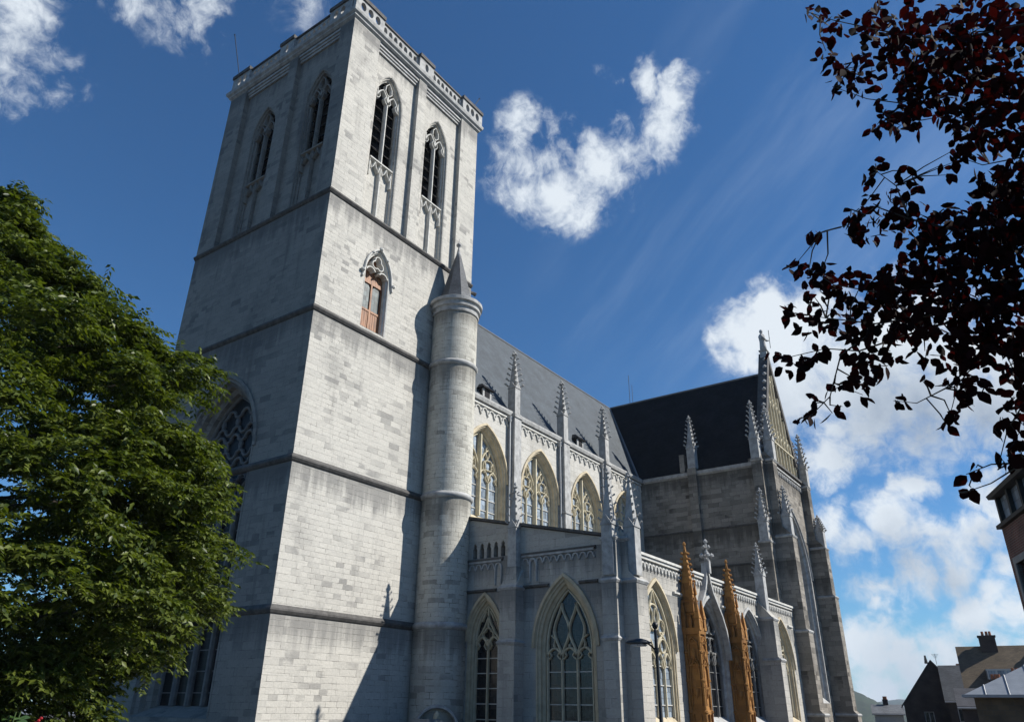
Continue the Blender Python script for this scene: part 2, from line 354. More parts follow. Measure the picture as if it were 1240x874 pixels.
# ------------------------------------------------------------------ mesh helpers
class MB:
    def __init__(self): self.v = []; self.f = []
    def add(self, vs, fs):
        o = len(self.v); self.v += [tuple(p) for p in vs]; self.f += [tuple(i+o for i in f) for f in fs]
    def box(self, x0, x1, y0, y1, z0, z1):
        self.add([(x0,y0,z0),(x1,y0,z0),(x1,y1,z0),(x0,y1,z0),(x0,y0,z1),(x1,y0,z1),(x1,y1,z1),(x0,y1,z1)],
                 [(0,3,2,1),(4,5,6,7),(0,1,5,4),(1,2,6,5),(2,3,7,6),(3,0,4,7)])
    def hexa(self, a, b):
        """two quads (same order) joined to a closed solid"""
        self.add(list(a)+list(b), [(0,1,2,3),(7,6,5,4),(0,4,5,1),(1,5,6,2),(2,6,7,3),(3,7,4,0)])
    def frust(self, cx, cy, z0, z1, a0, a1, b0=None, b1=None):
        b0 = a0 if b0 is None else b0; b1 = a1 if b1 is None else b1
        self.hexa([(cx-a0,cy-b0,z0),(cx+a0,cy-b0,z0),(cx+a0,cy+b0,z0),(cx-a0,cy+b0,z0)],
                  [(cx-a1,cy-b1,z1),(cx+a1,cy-b1,z1),(cx+a1,cy+b1,z1),(cx-a1,cy+b1,z1)])
    def lathe(self, cx, cy, prof, n=32, rot=0.0):
        vs = []; fs = []
        for (r, z) in prof:
            for k in range(n):
                a = 2*math.pi*k/n+rot; vs.append((cx+r*math.cos(a), cy+r*math.sin(a), z))
        for j in range(len(prof)-1):
            for k in range(n):
                k2 = (k+1) % n; fs.append((j*n+k, j*n+k2, (j+1)*n+k2, (j+1)*n+k))
        fs.append(tuple(range(n))[::-1]); fs.append(tuple((len(prof)-1)*n+k for k in range(n)))
        self.add(vs, fs)
    def tube(self, pts, rad, n=6):
        pts = [Vector(p) for p in pts]; rs = rad if isinstance(rad, (list, tuple)) else [rad]*len(pts)
        vs = []; fs = []; up = Vector((0.13, 0.21, 0.97))
        for i, p in enumerate(pts):
            t = (pts[min(i+1, len(pts)-1)]-pts[max(i-1, 0)]).normalized()
            a = t.cross(up)
            if a.length < 0.1: a = t.cross(Vector((1, 0, 0)))
            a.normalize(); c = t.cross(a)
            for k in range(n):
                th = 2*math.pi*k/n; vs.append(p+(a*math.cos(th)+c*math.sin(th))*rs[i])
        for j in range(len(pts)-1):
            for k in range(n):
                k2 = (k+1) % n; fs.append((j*n+k, j*n+k2, (j+1)*n+k2, (j+1)*n+k))
        fs.append(tuple(range(n))[::-1]); fs.append(tuple((len(pts)-1)*n+k for k in range(n)))
        self.add(vs, fs)
    def blob(self, c, r, sq=1.0):
        """small faceted knob"""
        x, y, z = c; t = 0.6
        vs = [(x, y, z-r*sq), (x, y, z+r*sq)]
        for k in range(5):
            a = k*2*math.pi/5; vs.append((x+r*math.cos(a)*.9, y+r*math.sin(a)*.9, z-r*sq*.35))
        for k in range(5):
            a = (k+.5)*2*math.pi/5; vs.append((x+r*math.cos(a)*.9, y+r*math.sin(a)*.9, z+r*sq*.35))
        fs = []
        for k in range(5):
            k2 = (k+1) % 5
            fs += [(0, 2+k2, 2+k), (2+k, 2+k2, 7+k), (2+k2, 7+k2, 7+k), (7+k, 7+k2, 1)]
        self.add(vs, fs)
    def build(self, name, mat, parent=None, uvfn=None, smooth=False, loc=None):
        me = bpy.data.meshes.new(name)
        me.from_pydata(self.v, [], self.f)
        me.materials.append(mat)
        uvl = me.uv_layers.new(name='UVMap')
        co = self.v
        for p in me.polygons:
            n = p.normal; ax, ay, az = abs(n.x), abs(n.y), abs(n.z)
            for li in p.loop_indices:
                x, y, z = co[me.loops[li].vertex_index]
                if uvfn: uv = uvfn(x, y, z, n)
                elif az > 0.95: uv = (x, y)
                elif ay >= ax: uv = (x, z/max(0.3, math.sqrt(1-az*az)))
                else: uv = (y+3.3, z/max(0.3, math.sqrt(1-az*az)))
                uvl.data[li].uv = uv
            p.use_smooth = smooth
        ob = bpy.data.objects.new(name, me)
        COL.objects.link(ob)
        if parent is not None: ob.parent = parent
        if loc is not None: ob.location = loc
        return ob
def empty(name, loc, label, cat, group=None):
    o = bpy.data.objects.new(name, None); COL.objects.link(o); o.location = loc; o.empty_display_size = 0.5
    o['label'] = label; o['category'] = cat
    if group: o['group'] = group
    return o
def tag(o, label=None, cat=None, group=None, kind=None):
    for k, v in (('label', label), ('category', cat), ('group', group), ('kind', kind)):
        if v: o[k] = v
    return o

# frames: (u, z, outward d) -> point
def FS(y0): return lambda u, z, d=0.0: (u, y0-d, z)          # looks south
def FW(x0): return lambda u, z, d=0.0: (x0-d, u, z)          # looks west
def FE(x0): return lambda u, z, d=0.0: (x0+d, u, z)
def FN(y0): return lambda u, z, d=0.0: (u, y0+d, z)

def arch(a, sill, spring, rise, n=12, off=0.0, sill2=None):
    """pointed arch outline from lower left over the apex to lower right; off shrinks it concentrically"""
    R = (a*a+rise*rise)/(2*a); R2 = R-off; a2 = a-off
    cx = R-a                               # left arc's centre is at +cx
    ri = math.sqrt(max(R2*R2-cx*cx, 1e-6))
    th = math.atan2(ri, cx)
    s = sill if sill2 is None else sill2
    pts = [(-a2, s)]
    for k in range(n+1):
        t = th*k/n; pts.append((cx-R2*math.cos(t), spring+R2*math.sin(t)))
    for k in range(n-1, -1, -1):
        t = th*k/n; pts.append((-cx+R2*math.cos(t), spring+R2*math.sin(t)))
    pts.append((a2, s))
    return pts
def wall(mb, F, outline, holes, t, d0=0.0):
    """wall slab with holes: front at depth d0, back at d0-t, reveals round every hole"""
    loops = [outline]+holes
    tess = tessellate_polygon([[Vector((p[0], p[1], 0)) for p in l] for l in loops])
    flat = [p for l in loops for p in l]; n = len(flat)
    vs = [F(p[0], p[1], d0) for p in flat]+[F(p[0], p[1], d0-t) for p in flat]
    fs = []
    A = Vector(F(1, 0, 0))-Vector(F(0, 0, 0)); B = Vector((0, 0, 1)); O = Vector(F(0, 0, 1))-Vector(F(0, 0, 0))
    flip = A.cross(B).dot(O) < 0
    for (i, j, k) in tess:
        a, b_, c = flat[i], flat[j], flat[k]
        ar = (b_[0]-a[0])*(c[1]-a[1])-(b_[1]-a[1])*(c[0]-a[0])
        if abs(ar) < 1e-9: continue
        tri = (i, j, k) if (ar > 0) != flip else (i, k, j)
        fs.append(tri); fs.append((tri[0]+n, tri[2]+n, tri[1]+n))
    o = 0
    for l in loops:
        for k in range(len(l)):
            k2 = (k+1) % len(l); fs.append((o+k, o+k2, o+k2+n, o+k+n))
        o += len(l)
    mb.add(vs, fs)
def loft(mb, F, uc, loops_d, closed=True):
    """skin successive outlines (pts, depth) of equal point count"""
    n = len(loops_d[0][0]); vs = []; fs = []
    for pts, d in loops_d: vs += [F(uc+p[0], p[1], d) for p in pts]
    for j in range(len(loops_d)-1):
        for k in range(n if closed else n-1):
            k2 = (k+1) % n; fs.append((j*n+k, j*n+k2, (j+1)*n+k2, (j+1)*n+k))
    mb.add(vs, fs)
def strip(mb, F, uc, pts, w, d0, d1, closed=False, front=0.45):
    """moulded bar along a polyline: full width w at depth d1 (back), narrower at d0 (front)"""
    P = [Vector((p[0], p[1])) for p in pts]; n = len(P)
    if n < 2: return
    L_, R_, l_, r_ = [], [], [], []
    for i in range(n):
        if closed: a, b_ = P[i-1], P[(i+1) % n]
        else: a, b_ = P[max(i-1, 0)], P[min(i+1, n-1)]
        t = (b_-a)
        if t.length < 1e-9: t = Vector((0, 1))
        t.normalize(); nn = Vector((-t.y, t.x))
        L_.append(P[i]+nn*w/2); R_.append(P[i]-nn*w/2); l_.append(P[i]+nn*w/2*front); r_.append(P[i]-nn*w/2*front)
    vs = []; 
    dm = d0*0.55+d1*0.45
    for i in range(n):
        vs += [F(uc+L_[i].x, L_[i].y, d1), F(uc+L_[i].x, L_[i].y, dm), F(uc+l_[i].x, l_[i].y, d0), F(uc+r_[i].x, r_[i].y, d0), F(uc+R_[i].x, R_[i].y, dm), F(uc+R_[i].x, R_[i].y, d1)]
    fs = []
    for i in range(n if closed else n-1):
        j = (i+1) % n
        for k in range(6):
            k2 = (k+1) % 6; fs.append((i*6+k, i*6+k2, j*6+k2, j*6+k))
    if not closed: fs += [(5, 4, 3, 2, 1, 0), tuple((n-1)*6+k for k in range(6))]
    mb.add(vs, fs)
def arcpts(cx, cz, r, a0, a1, n=8):
    return [(cx+r*math.cos(a0+(a1-a0)*k/n), cz+r*math.sin(a0+(a1-a0)*k/n)) for k in range(n+1)]
def foil(cx, cz, r, n, rot=math.pi/2, m=6):
    """closed n-lobed outline"""
    rl = r*0.52; rc = r-rl; pts = []
    half = math.pi/n+0.75
    for k in range(n):
        a = rot+2*math.pi*k/n
        pts += arcpts(cx+rc*math.cos(a), cz+rc*math.sin(a), rl, a-half, a+half, m)
    return pts
def clip_in(a, spring, rise, pts):
    """keep the points inside the arch"""
    R = (a*a+rise*rise)/(2*a); cx = R-a; out = []
    for (u, z) in pts:
        if z < spring: ok = abs(u) <= a
        else: ok = math.hypot(abs(u)+cx, z-spring) <= R
        out.append(ok)
    segs = []; cur = []
    for p, ok in zip(pts, out):
        if ok: cur.append(p)
        elif cur:
            if len(cur) > 1: segs.append(cur)
            cur = []
    if len(cur) > 1: segs.append(cur)
    return segs
def lancet(mb, F, uc, c, hw, z, rise, w, d0, d1, cusp=True):
    """head of one light: arch at (c, z) of half width hw, with cusps"""
    pts = [(c+p[0], p[1]) for p in arch(hw, z, z, rise, 6)][1:-1]
    strip(mb, F, uc, pts, w, d0, d1)
    if cusp:
        for s in (-1, 1):
            q = [(c+s*hw*0.98, z+rise*0.02), (c+s*hw*0.62, z+rise*0.12), (c+s*hw*0.40, z+rise*0.34), (c+s*hw*0.62, z+rise*0.62)]
            strip(mb, F, uc, q, w*0.6, d0-0.02, d1)
def flame(c, z0, z1, hw, n=8):
    """mouchette / dagger shape: pointed both ends"""
    L1 = [(c-hw*math.sin(math.pi*k/n)**1.1, z0+(z1-z0)*k/n) for k in range(n+1)]
    R1 = [(c+hw*math.sin(math.pi*k/n)**1.1, z0+(z1-z0)*k/n) for k in range(n, 0, -1)]
    return L1+R1

# ================================================================== THE BASILICA
O = Vector((21.92, 28.56, 0))
BAS = empty('basilica', O, 'large pale stone gothic basilica with a tall square tower, stair turret and slate roofs', 'church')
TW, TD = 13.1, 13.1             # tower plan
# ---- window maker
def window(parent, F, uc, a, sill, spring, rise, depth, splay, kind, name='window', label=None, mat_s='yellow', mat_t='cream',
           mat_g='glass', hood=True, bars=True, sill_rise=0.5, lights=4, barw=0.14, bstep=0.8, thick_mull=False):
    mb = MB()
    ln = [(arch(a, sill, spring, rise, off=-0.001), 0.004)]
    if hood:
        h = MB()
        loft(h, F, uc, [(arch(a, sill, spring, rise, off=-0.20)[1:-1], 0.003), (arch(a, sill, spring, rise, off=-0.20)[1:-1], 0.10),
                        (arch(a, sill, spring, rise, off=-0.05)[1:-1], 0.13), (arch(a, sill, spring, rise, off=-0.002)[1:-1], 0.003)], closed=False)
    sp, dp = splay, depth
    prof = [(0.0, 0.012), (.2*sp, 0.0), (.25*sp, -.15*dp), (.5*sp, -.25*dp), (.55*sp, -.5*dp), (.85*sp, -.65*dp), (.9*sp, -.85*dp), (sp, -.95*dp), (sp, -dp-0.05)]
    lo = []
    dl = -depth
    for off, d in prof:
        lo.append((arch(a-0.002, sill, spring, rise, off=off, sill2=sill+0.004+sill_rise*min(1, max(0, -d/depth))), d))
    loft(mb, F, uc, lo)
    w = mb.build(name, M[mat_s], parent)
    if label: w['label'] = label
    if hood: h.build('hood_mould', M[mat_s], w)
    ai = a-splay; R = (a*a+rise*rise)/(2*a)-splay; cx = R-ai; ri = math.sqrt(R*R-cx*cx)
    s0 = sill+sill_rise
    g = MB(); gp = arch(ai+0.03, s0-0.02, spring, ri+0.02, 10)
    g.add([F(uc+p[0], p[1], -depth+0.0) for p in gp], [tuple(range(len(gp)))])
    g.build('pane', M[mat_g], w)
    t = MB(); d0, d1 = -depth+min(.16, depth*.5), -depth+0.01
    strip(t, F, uc, arch(ai-0.03, s0, spring, ri-0.03, 10), 0.12, d0, d1)
    n = lights; lw = 2*ai/n
    def mull(u, z1, ww=barw, dd=0.0): strip(t, F, uc, [(u, s0), (u, z1)], ww, d0+dd, d1)
    if kind == 'clerestory':            # two pairs of lights either side of a stout middle shaft
        zs = spring-0.15
        mull(0, spring+ri-0.12, 0.26, 0.14)
        for s in (-1, 1):
            c = s*ai/2; hw = ai/2
            mull(c, zs)
            for q in (-0.5, 0.5): lancet(t, F, uc, c+q*hw, hw/2, zs, hw*0.8, 0.10, d0, d1)
            sub = [(c+p[0], p[1]) for p in arch(hw*0.98, zs, zs+hw*0.35, hw*1.9, 8)]
            for sg in clip_in(ai, spring, ri, sub): strip(t, F, uc, sg, 0.11, d0, d1)
            strip(t, F, uc, foil(c, zs+hw*1.15, hw*0.40, 4, math.pi/4), 0.08, d0, d1, True)
            for sg in clip_in(ai, spring, ri, flame(c-s*hw*0.12, zs+hw*1.5, zs+hw*2.5, hw*0.2)): strip(t, F, uc, sg, 0.08, d0, d1)
            for q in (-0.45, 0.45):
                for sg in clip_in(ai, spring, ri, flame(c+q*hw, zs+hw*0.6, zs+hw*1.4, hw*0.14)): strip(t, F, uc, sg, 0.07, d0, d1)
    elif kind == 'flowing':             # three lights, reticulated s-curves above
        zs = spring-0.55
        for k in range(1, n): mull(-ai+k*lw, zs)
        for k in range(n): lancet(t, F, uc, -ai+(k+.5)*lw, lw/2, zs, lw*0.62, 0.12, d0, d1)
        H = lw
        for k in range(1, n):
            u0 = -ai+k*lw
            for s in (-1, 1):
                pts = [(u0+s*lw*0.5*(1-math.cos(math.pi*j/8))/1.0*0.5, zs+H*0.05+H*1.5*j/8) for j in range(9)]
                pts += [(u0+s*lw*0.5-s*lw*0.5*(1-math.cos(math.pi*j/8))*0.5, zs+H*1.55+H*1.5*j/8) for j in range(1, 9)]
                for sg in clip_in(ai, spring, ri, pts): strip(t, F, uc, sg, 0.12, d0, d1)
        for k in range(n):
            u0 = -ai+(k+.5)*lw; sgn = 1
            pts = [(u0, zs+lw*0.62), (u0, zs+lw*0.8)]
            strip(t, F, uc, pts, 0.1, d0, d1)
        for s in (-1, 1):
            pts = [(s*ai*0.70, zs+lw*0.7), (s*ai*0.62, zs+lw*1.1), (s*ai*0.8, zs+lw*1.3)]
            for sg in clip_in(ai, spring, ri, pts): strip(t, F, uc, sg, 0.08, d0, d1)
    elif kind == 'lancet2':             # two lights, trefoils and a dagger above
        zs = spring-0.1
        mull(0, zs+0.2)
        for s in (-1, 1):
            lancet(t, F, uc, s*lw/2, lw/2, zs-0.35, lw*0.8, 0.11, d0, d1)
            pts = [(s*ai*0.98, zs+0.1), (s*ai*0.55, zs+0.5), (s*ai*0.2, zs+0.95), (0, zs+1.35)]
            for sg in clip_in(ai, spring, ri, pts): strip(t, F, uc, sg, 0.11, d0, d1)
            for sg in clip_in(ai, spring, ri, [(s*ai*0.98, zs+0.55), (s*ai*0.5, zs+1.1), (s*ai*0.15, zs+1.6), (0, zs+2.1)]): strip(t, F, uc, sg, 0.10, d0, d1)
        strip(t, F, uc, [(0, zs+0.7), (0, spring+ri-0.1)], 0.12, d0, d1)
        strip(t, F, uc, foil(0, zs+0.42, lw*0.42, 4), 0.10, d0, d1, True)
    elif kind == 'circles':             # four lights, rings with foils above
        zs = spring-0.9
        for k in range(1, n): mull(-ai+k*lw, zs, barw*(1.5 if k == n//2 else 1))
        for k in range(n): lancet(t, F, uc, -ai+(k+.5)*lw, lw/2, zs, lw*0.85, 0.10, d0, d1)
        for s in (-1, 1):
            c = s*ai/2
            sub = [(c+p[0], p[1]) for p in arch(ai/2, zs, zs+0.1, ai*0.85, 8)]
            for sg in clip_in(ai, spring, ri, sub): strip(t, F, uc, sg, 0.13, d0, d1)
            strip(t, F, uc, arcpts(c, zs+ai*0.62, ai*0.19, 0, 2*math.pi, 14)[:-1], 0.08, d0, d1, True)
            strip(t, F, uc, arcpts(s*ai*0.46, zs+ai*1.12, ai*0.22, 0, 2*math.pi, 14)[:-1], 0.08, d0, d1, True)
            strip(t, F, uc, foil(s*ai*0.46, zs+ai*1.12, ai*0.2, 3), 0.05, d0-.03, d1, True)
        zc = spring+ri*0.52
        strip(t, F, uc, arcpts(0, zc, ai*0.36, 0, 2*math.pi, 18)[:-1], 0.11, d0, d1, True)
        for s in (-1, 1):
            strip(t, F, uc, flame(s*ai*0.17, zc-ai*0.28, zc+ai*0.28, ai*0.12), 0.07, d0-.02, d1, True)
            for sg in clip_in(ai, spring, ri, [(s*ai*.3, zc+ai*.2), (s*ai*.12, zc+ai*.45), (0, spring+ri-.1)]): strip(t, F, uc, sg, 0.09, d0, d1)
    elif kind == 'great':               # four lights, bold net of curves above
        zs = spring-2.2
        for k in range(1, n): mull(-ai+k*lw, zs, 0.30, 0.1)
        for k in range(n): lancet(t, F, uc, -ai+(k+.5)*lw, lw/2, zs, lw*0.75, 0.16, d0, d1)
        for row in range(3):
            for k in range(-1, n+1):
                u0 = -ai+(k+.5+(0.5 if row % 2 else 0))*lw; z0 = zs+lw*0.7+row*lw*1.15
                for sg in clip_in(ai-.1, spring, ri-.1, foil(u0, z0+lw*0.55, lw*0.56, 4)): strip(t, F, uc, sg, 0.17, d0, d1)
        strip(t, F, uc, [(-ai, 10.7), (ai, 10.7)], 0.3, d0+.1, d1)
    elif kind == 'plain':
        zs = spring-0.4
        for k in range(1, n): mull(-ai+k*lw, zs)
        for k in range(n): lancet(t, F, uc, -ai+(k+.5)*lw, lw/2, zs, lw*0.8, 0.11, d0, d1)
        for row in range(2):
            for k in range(n-1):
                u0 = -ai+(k+1)*lw
                for sg in clip_in(ai, spring, ri, foil(u0, zs+lw*(1.1+row*1.1), lw*0.52, 4, math.pi/4)): strip(t, F, uc, sg, 0.10, d0, d1)
    t.build('tracery', M[mat_t], w)
    if bars:
        b_ = MB(); z = s0+bstep*0.6
        while z < spring-0.4:
            strip(b_, F, uc, [(-ai, z), (ai, z)], 0.045, -depth+0.06, -depth+0.012, front=1.0); z += bstep
        b_.build('glazing_bar', M['trim_light' if mat_t != 'grey_tracery' else 'grey_tracery'], w)
    return w
def hole(uc, a, sill, spring, rise): return [(uc+p[0], p[1]) for p in arch(a, sill, spring, rise)]
def rect(u0, u1, z0, z1): return [(u0, z0), (u1, z0), (u1, z1), (u0, z1)]

# ---- TOWER
BW = [(4.05, 40.75), (8.95, 40.55)]
tw = MB()
Fs, Fw = FS(0), FW(0)
ZL = [0.0, 5.5, 12.5, 20.8, 28.5, 42.4]
DOOR = dict(uc=4.25, a=1.0, sill=21.1, spring=24.75, rise=1.75)
wall(tw, Fs, rect(0.003, TW, 0, 28.5), [hole(DOOR['uc'], DOOR['a'], DOOR['sill'], DOOR['spring'], DOOR['rise'])], 1.4)
WW = dict(uc=6.55, a=3.25, sill=1.0, spring=13.6, rise=4.55)
ww_ = MB()
wall(ww_, Fw, rect(0.002, TD, 0, 28.5), [hole(6.55, 3.25, 1.0, 13.6, 4.55)], 1.6)
wall(tw, FE(TW), rect(1.402, TD, 0, 28.5), [], 1.4)
wall(tw, FE(TW-.004), rect(.7, TD, 28.5, 42.4), [], 1.2)
wall(tw, FN(TD-.004), rect(.5, TW-1.41, 0, 42.4), [], 1.4)
# belfry stage: panels set back between proud piers
def bh(uc, top): return hole(uc, 1.27, 28.86, top-2.35, 2.35)
RB = 0.34
wall(tw, Fs, rect(0.8, TW-1.21, 28.5, 42.4), [bh(u, z) for u, z in BW], 0.9, -RB)
WB = [(3.05, 39.9), (8.65, 39.7)]
wall(ww_, Fw, rect(0.8, TD-0.9, 28.5, 42.4), [bh(u, z) for u, z in WB], 0.9, -RB)
for u0, u1 in ((0.0, 2.35), (6.35, 7.15), (11.15, TW)):
    tw.box(u0+.003, u1, 0.0, RB+0.2 if u0 else 0.9, 28.5, 42.4)
for u0, u1 in ((0.003, 1.3), (5.5, 6.4), (11.2, TD)):
    ww_.box(0.0, RB+0.2, u0, u1, 28.5, 42.4)
tw.box(1.0, TW-1, 1.0, TD-1, 41.9, 42.35)
tw.box(1.2, TW-1.2, 1.2, TD-1.2, 28.0, 28.4)
tw.box(1.2, TW-1.2, 1.2, TD-1.2, 20.0, 20.4)
TWO = tw.build('tower', M['tower'], BAS)
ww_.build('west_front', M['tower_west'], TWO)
# dark drip mouldings round the tower
def string_course(z, p=0.16, x1=TW, parent=None, mat='trim_dark'):
    s = MB()
    def ring(o, z_): return [(-o, -o, z_), (x1, -o, z_), (x1, 0.12, z_), (0.12, 0.12, z_), (0.12, TD, z_), (-o, TD, z_)]
    rings = [ring(0.003, z-0.24), ring(p*0.45, z-0.20), ring(p, z-0.08), ring(p, z), ring(0.003, z+0.17)]
    vs = [p_ for r in rings for p_ in r]; fs = []
    for j in range(4):
        for k in range(6):
            k2 = (k+1) % 6; fs.append((j*6+k, j*6+k2, (j+1)*6+k2, (j+1)*6+k))
    s.add(vs, fs); return s.build('string_course', M[mat], parent)
for z in (12.5, 20.8, 28.5): string_course(z, parent=TWO)
# lowest two break round the great west window
string_course(5.5, parent=TWO, p=0.14)
# belfry windows
def belfry(F, uc, top, name='belfry_window', stone='tower', carve='trim_light'):
    a, spring, rise = 1.27, top-2.35, 2.35
    mb = MB()
    prof = [(0.0, -RB-0.004), (0.07, -RB-0.03), (0.09, -RB-0.14), (0.16, -RB-0.16), (0.18, -RB-0.3), (0.26, -RB-0.34), (0.27, -RB-0.5)]
    loft(mb, F, uc, [(arch(a-0.002, 28.86, spring, rise, off=o, sill2=28.87), d) for o, d in prof])
    ai = a-0.27
    # blind lower panel and sill
    mb.add([F(uc+u, z, -RB-0.42) for u, z in rect(-ai-.02, ai+.02, 28.88, 33.3)], [(0, 1, 2, 3)])
    w = mb.build(name, M[stone], TWO)
    t = MB(); d0, d1 = -RB-0.16, -RB-0.44
    strip(t, F, uc, [(0, 28.9), (0, spring+0.75)], 0.17, d0, d1)
    lw = ai
    for s in (-1, 1):
        lancet(t, F, uc, s*lw/2, lw/2, spring-0.15, lw*1.0, 0.13, d0, d1)
        strip(t, F, uc, [(s*ai, spring-0.1), (s*ai*0.97, spring+0.7)], 0.1, d0, d1)
        # cusped heads of the blind panels under the sill
        for q in (-1, 1):
            pts = [(s*lw/2+q*lw*0.46, 33.05), (s*lw/2+q*lw*0.30, 32.45), (s*lw/2+q*lw*0.12, 32.75), (s*lw/2, 33.15)]
            strip(t, F, uc, pts, 0.11, d0, d1)
            strip(t, F, uc, [(s*lw/2+q*lw*0.46, 33.1), (s*lw/2+q*lw*0.46, 31.9)], 0.12, d0, d1)
    strip(t, F, uc, [(-ai, 33.25), (ai, 33.25)], 0.20, d0+.06, d1)
    z0 = spring+0.62; Rr = (a*a+rise*rise)/(2*a)
    strip(t, F, uc, [(0, z0), (-0.30, z0+.35), (-0.26, z0+.8), (0, z0+1.15), (0.26, z0+.8), (0.30, z0+.35)], 0.11, d0, d1, True)
    t.build('tracery', M[carve], w)
    lv = MB(); z = 33.6
    while z < top-0.5:
        lv.hexa([F(uc-ai, z, -RB-0.5), F(uc+ai, z, -RB-0.5), F(uc+ai, z+0.03, -RB-0.5), F(uc-ai, z+0.03, -RB-0.5)],
                [F(uc-ai, z+0.32, -RB-0.85), F(uc+ai, z+0.32, -RB-0.85), F(uc+ai, z+0.35, -RB-0.85), F(uc-ai, z+0.35, -RB-0.85)])
        z += 0.85
    lv.build('louvre', M['louvre'], w)
    bk = MB(); gp = arch(a, 33.0, spring, rise)
    bk.add([F(uc+p[0], p[1], -RB-0.88) for p in gp], [tuple(range(len(gp)))])
    bk.build('backing', M['black'], w)
for u, z in BW: belfry(Fs, u, z)
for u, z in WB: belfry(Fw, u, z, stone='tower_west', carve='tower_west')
# tower doorway high in the wall
def tower_door():
    uc, a, sill, spring, rise = (DOOR[k] for k in ('uc', 'a', 'sill', 'spring', 'rise'))
    mb = MB()
    loft(mb, Fs, uc, [(arch(a-.002, sill, spring, rise, off=o, sill2=sill+.004), d) for o, d in ((0, 0.01), (.06, -.02), (.08, -.15), (.14, -.18), (.14, -.55))])
    h = mb.build('high_doorway', M['trim_light'], TWO)
    t = MB()
    # moulded hood with hooked ends, trefoil tracery
    strip(t, Fs, uc, [(-a-.22, spring-.55)]+arch(a, sill, spring, rise, off=-0.10)[1:-1]+[(a+.22, spring-.55)], 0.14, 0.13, 0.002)
    for s in (-1, 1):
        strip(t, Fs, uc, arcpts(s*0.50, spring+0.05, 0.37, math.pi*(0.0 if s < 0 else 1.0)-s*0.5, math.pi*(1.0 if s < 0 else 0.0)+s*0.3, 8), 0.15, -.02, -.42)
        t.blob(Fs(uc+s*(a+.25), spring-.15, 0.1), 0.16)
        t.blob(Fs(uc+s*0.6, spring+1.35, 0.1), 0.12)
    strip(t, Fs, uc, foil(0, spring+0.85, 0.48, 3), 0.13, -.02, -.42, True)
    t.blob(Fs(uc, spring+rise+0.12, 0.1), 0.16)
    t.build('tracery', M['trim_light'], h)
    d = MB()
    zt = spring-0.35
    for (u0, u1) in ((-.85, -.76), (-.06, .06), (.76, .85)): d.box(uc+u0, uc+u1, 0.38, 0.50, sill, zt)
    for z in (sill, sill+1.35, zt-.12): d.box(uc-.85, uc+.85, 0.385, 0.49, z, z+.13)
    for k in range(10): d.box(uc-.84+k*.168, uc-.84+k*.168+.15, 0.42, 0.47, sill+.1, sill+1.4)
    d.box(uc-.9, uc+.9, 0.39, 0.5, zt, zt+.13)
    for k in range(9): d.box(uc-.84+k*.19, uc-.84+k*.19+.17, 0.44, 0.49, zt+.1, zt+1.9-abs(k-4)*.25)
    dd = d.build('door', M['wood'], h)
    g = MB()
    for c in (-.41, .41):
        gp = [(c+p[0], p[1]) for p in arch(0.33, sill+1.5, zt-0.5, 0.38, 6)]
        g.add([Fs(uc+p[0], p[1], -.455) for p in gp], [tuple(range(len(gp)))])
    g.build('pane', glass_mat('dusty door glass', (0.10, 0.12, 0.12), 0.35, spec=.25), dd)
tower_door()
window(TWO, Fw, WW['uc'], WW['a'], WW['sill'], WW['spring'], WW['rise'], 1.1, 0.72, 'great', mat_s='tower_west', mat_t='grey_tracery', mat_g='glass_black', name='great_west_window', hood=True, bstep=0.95)

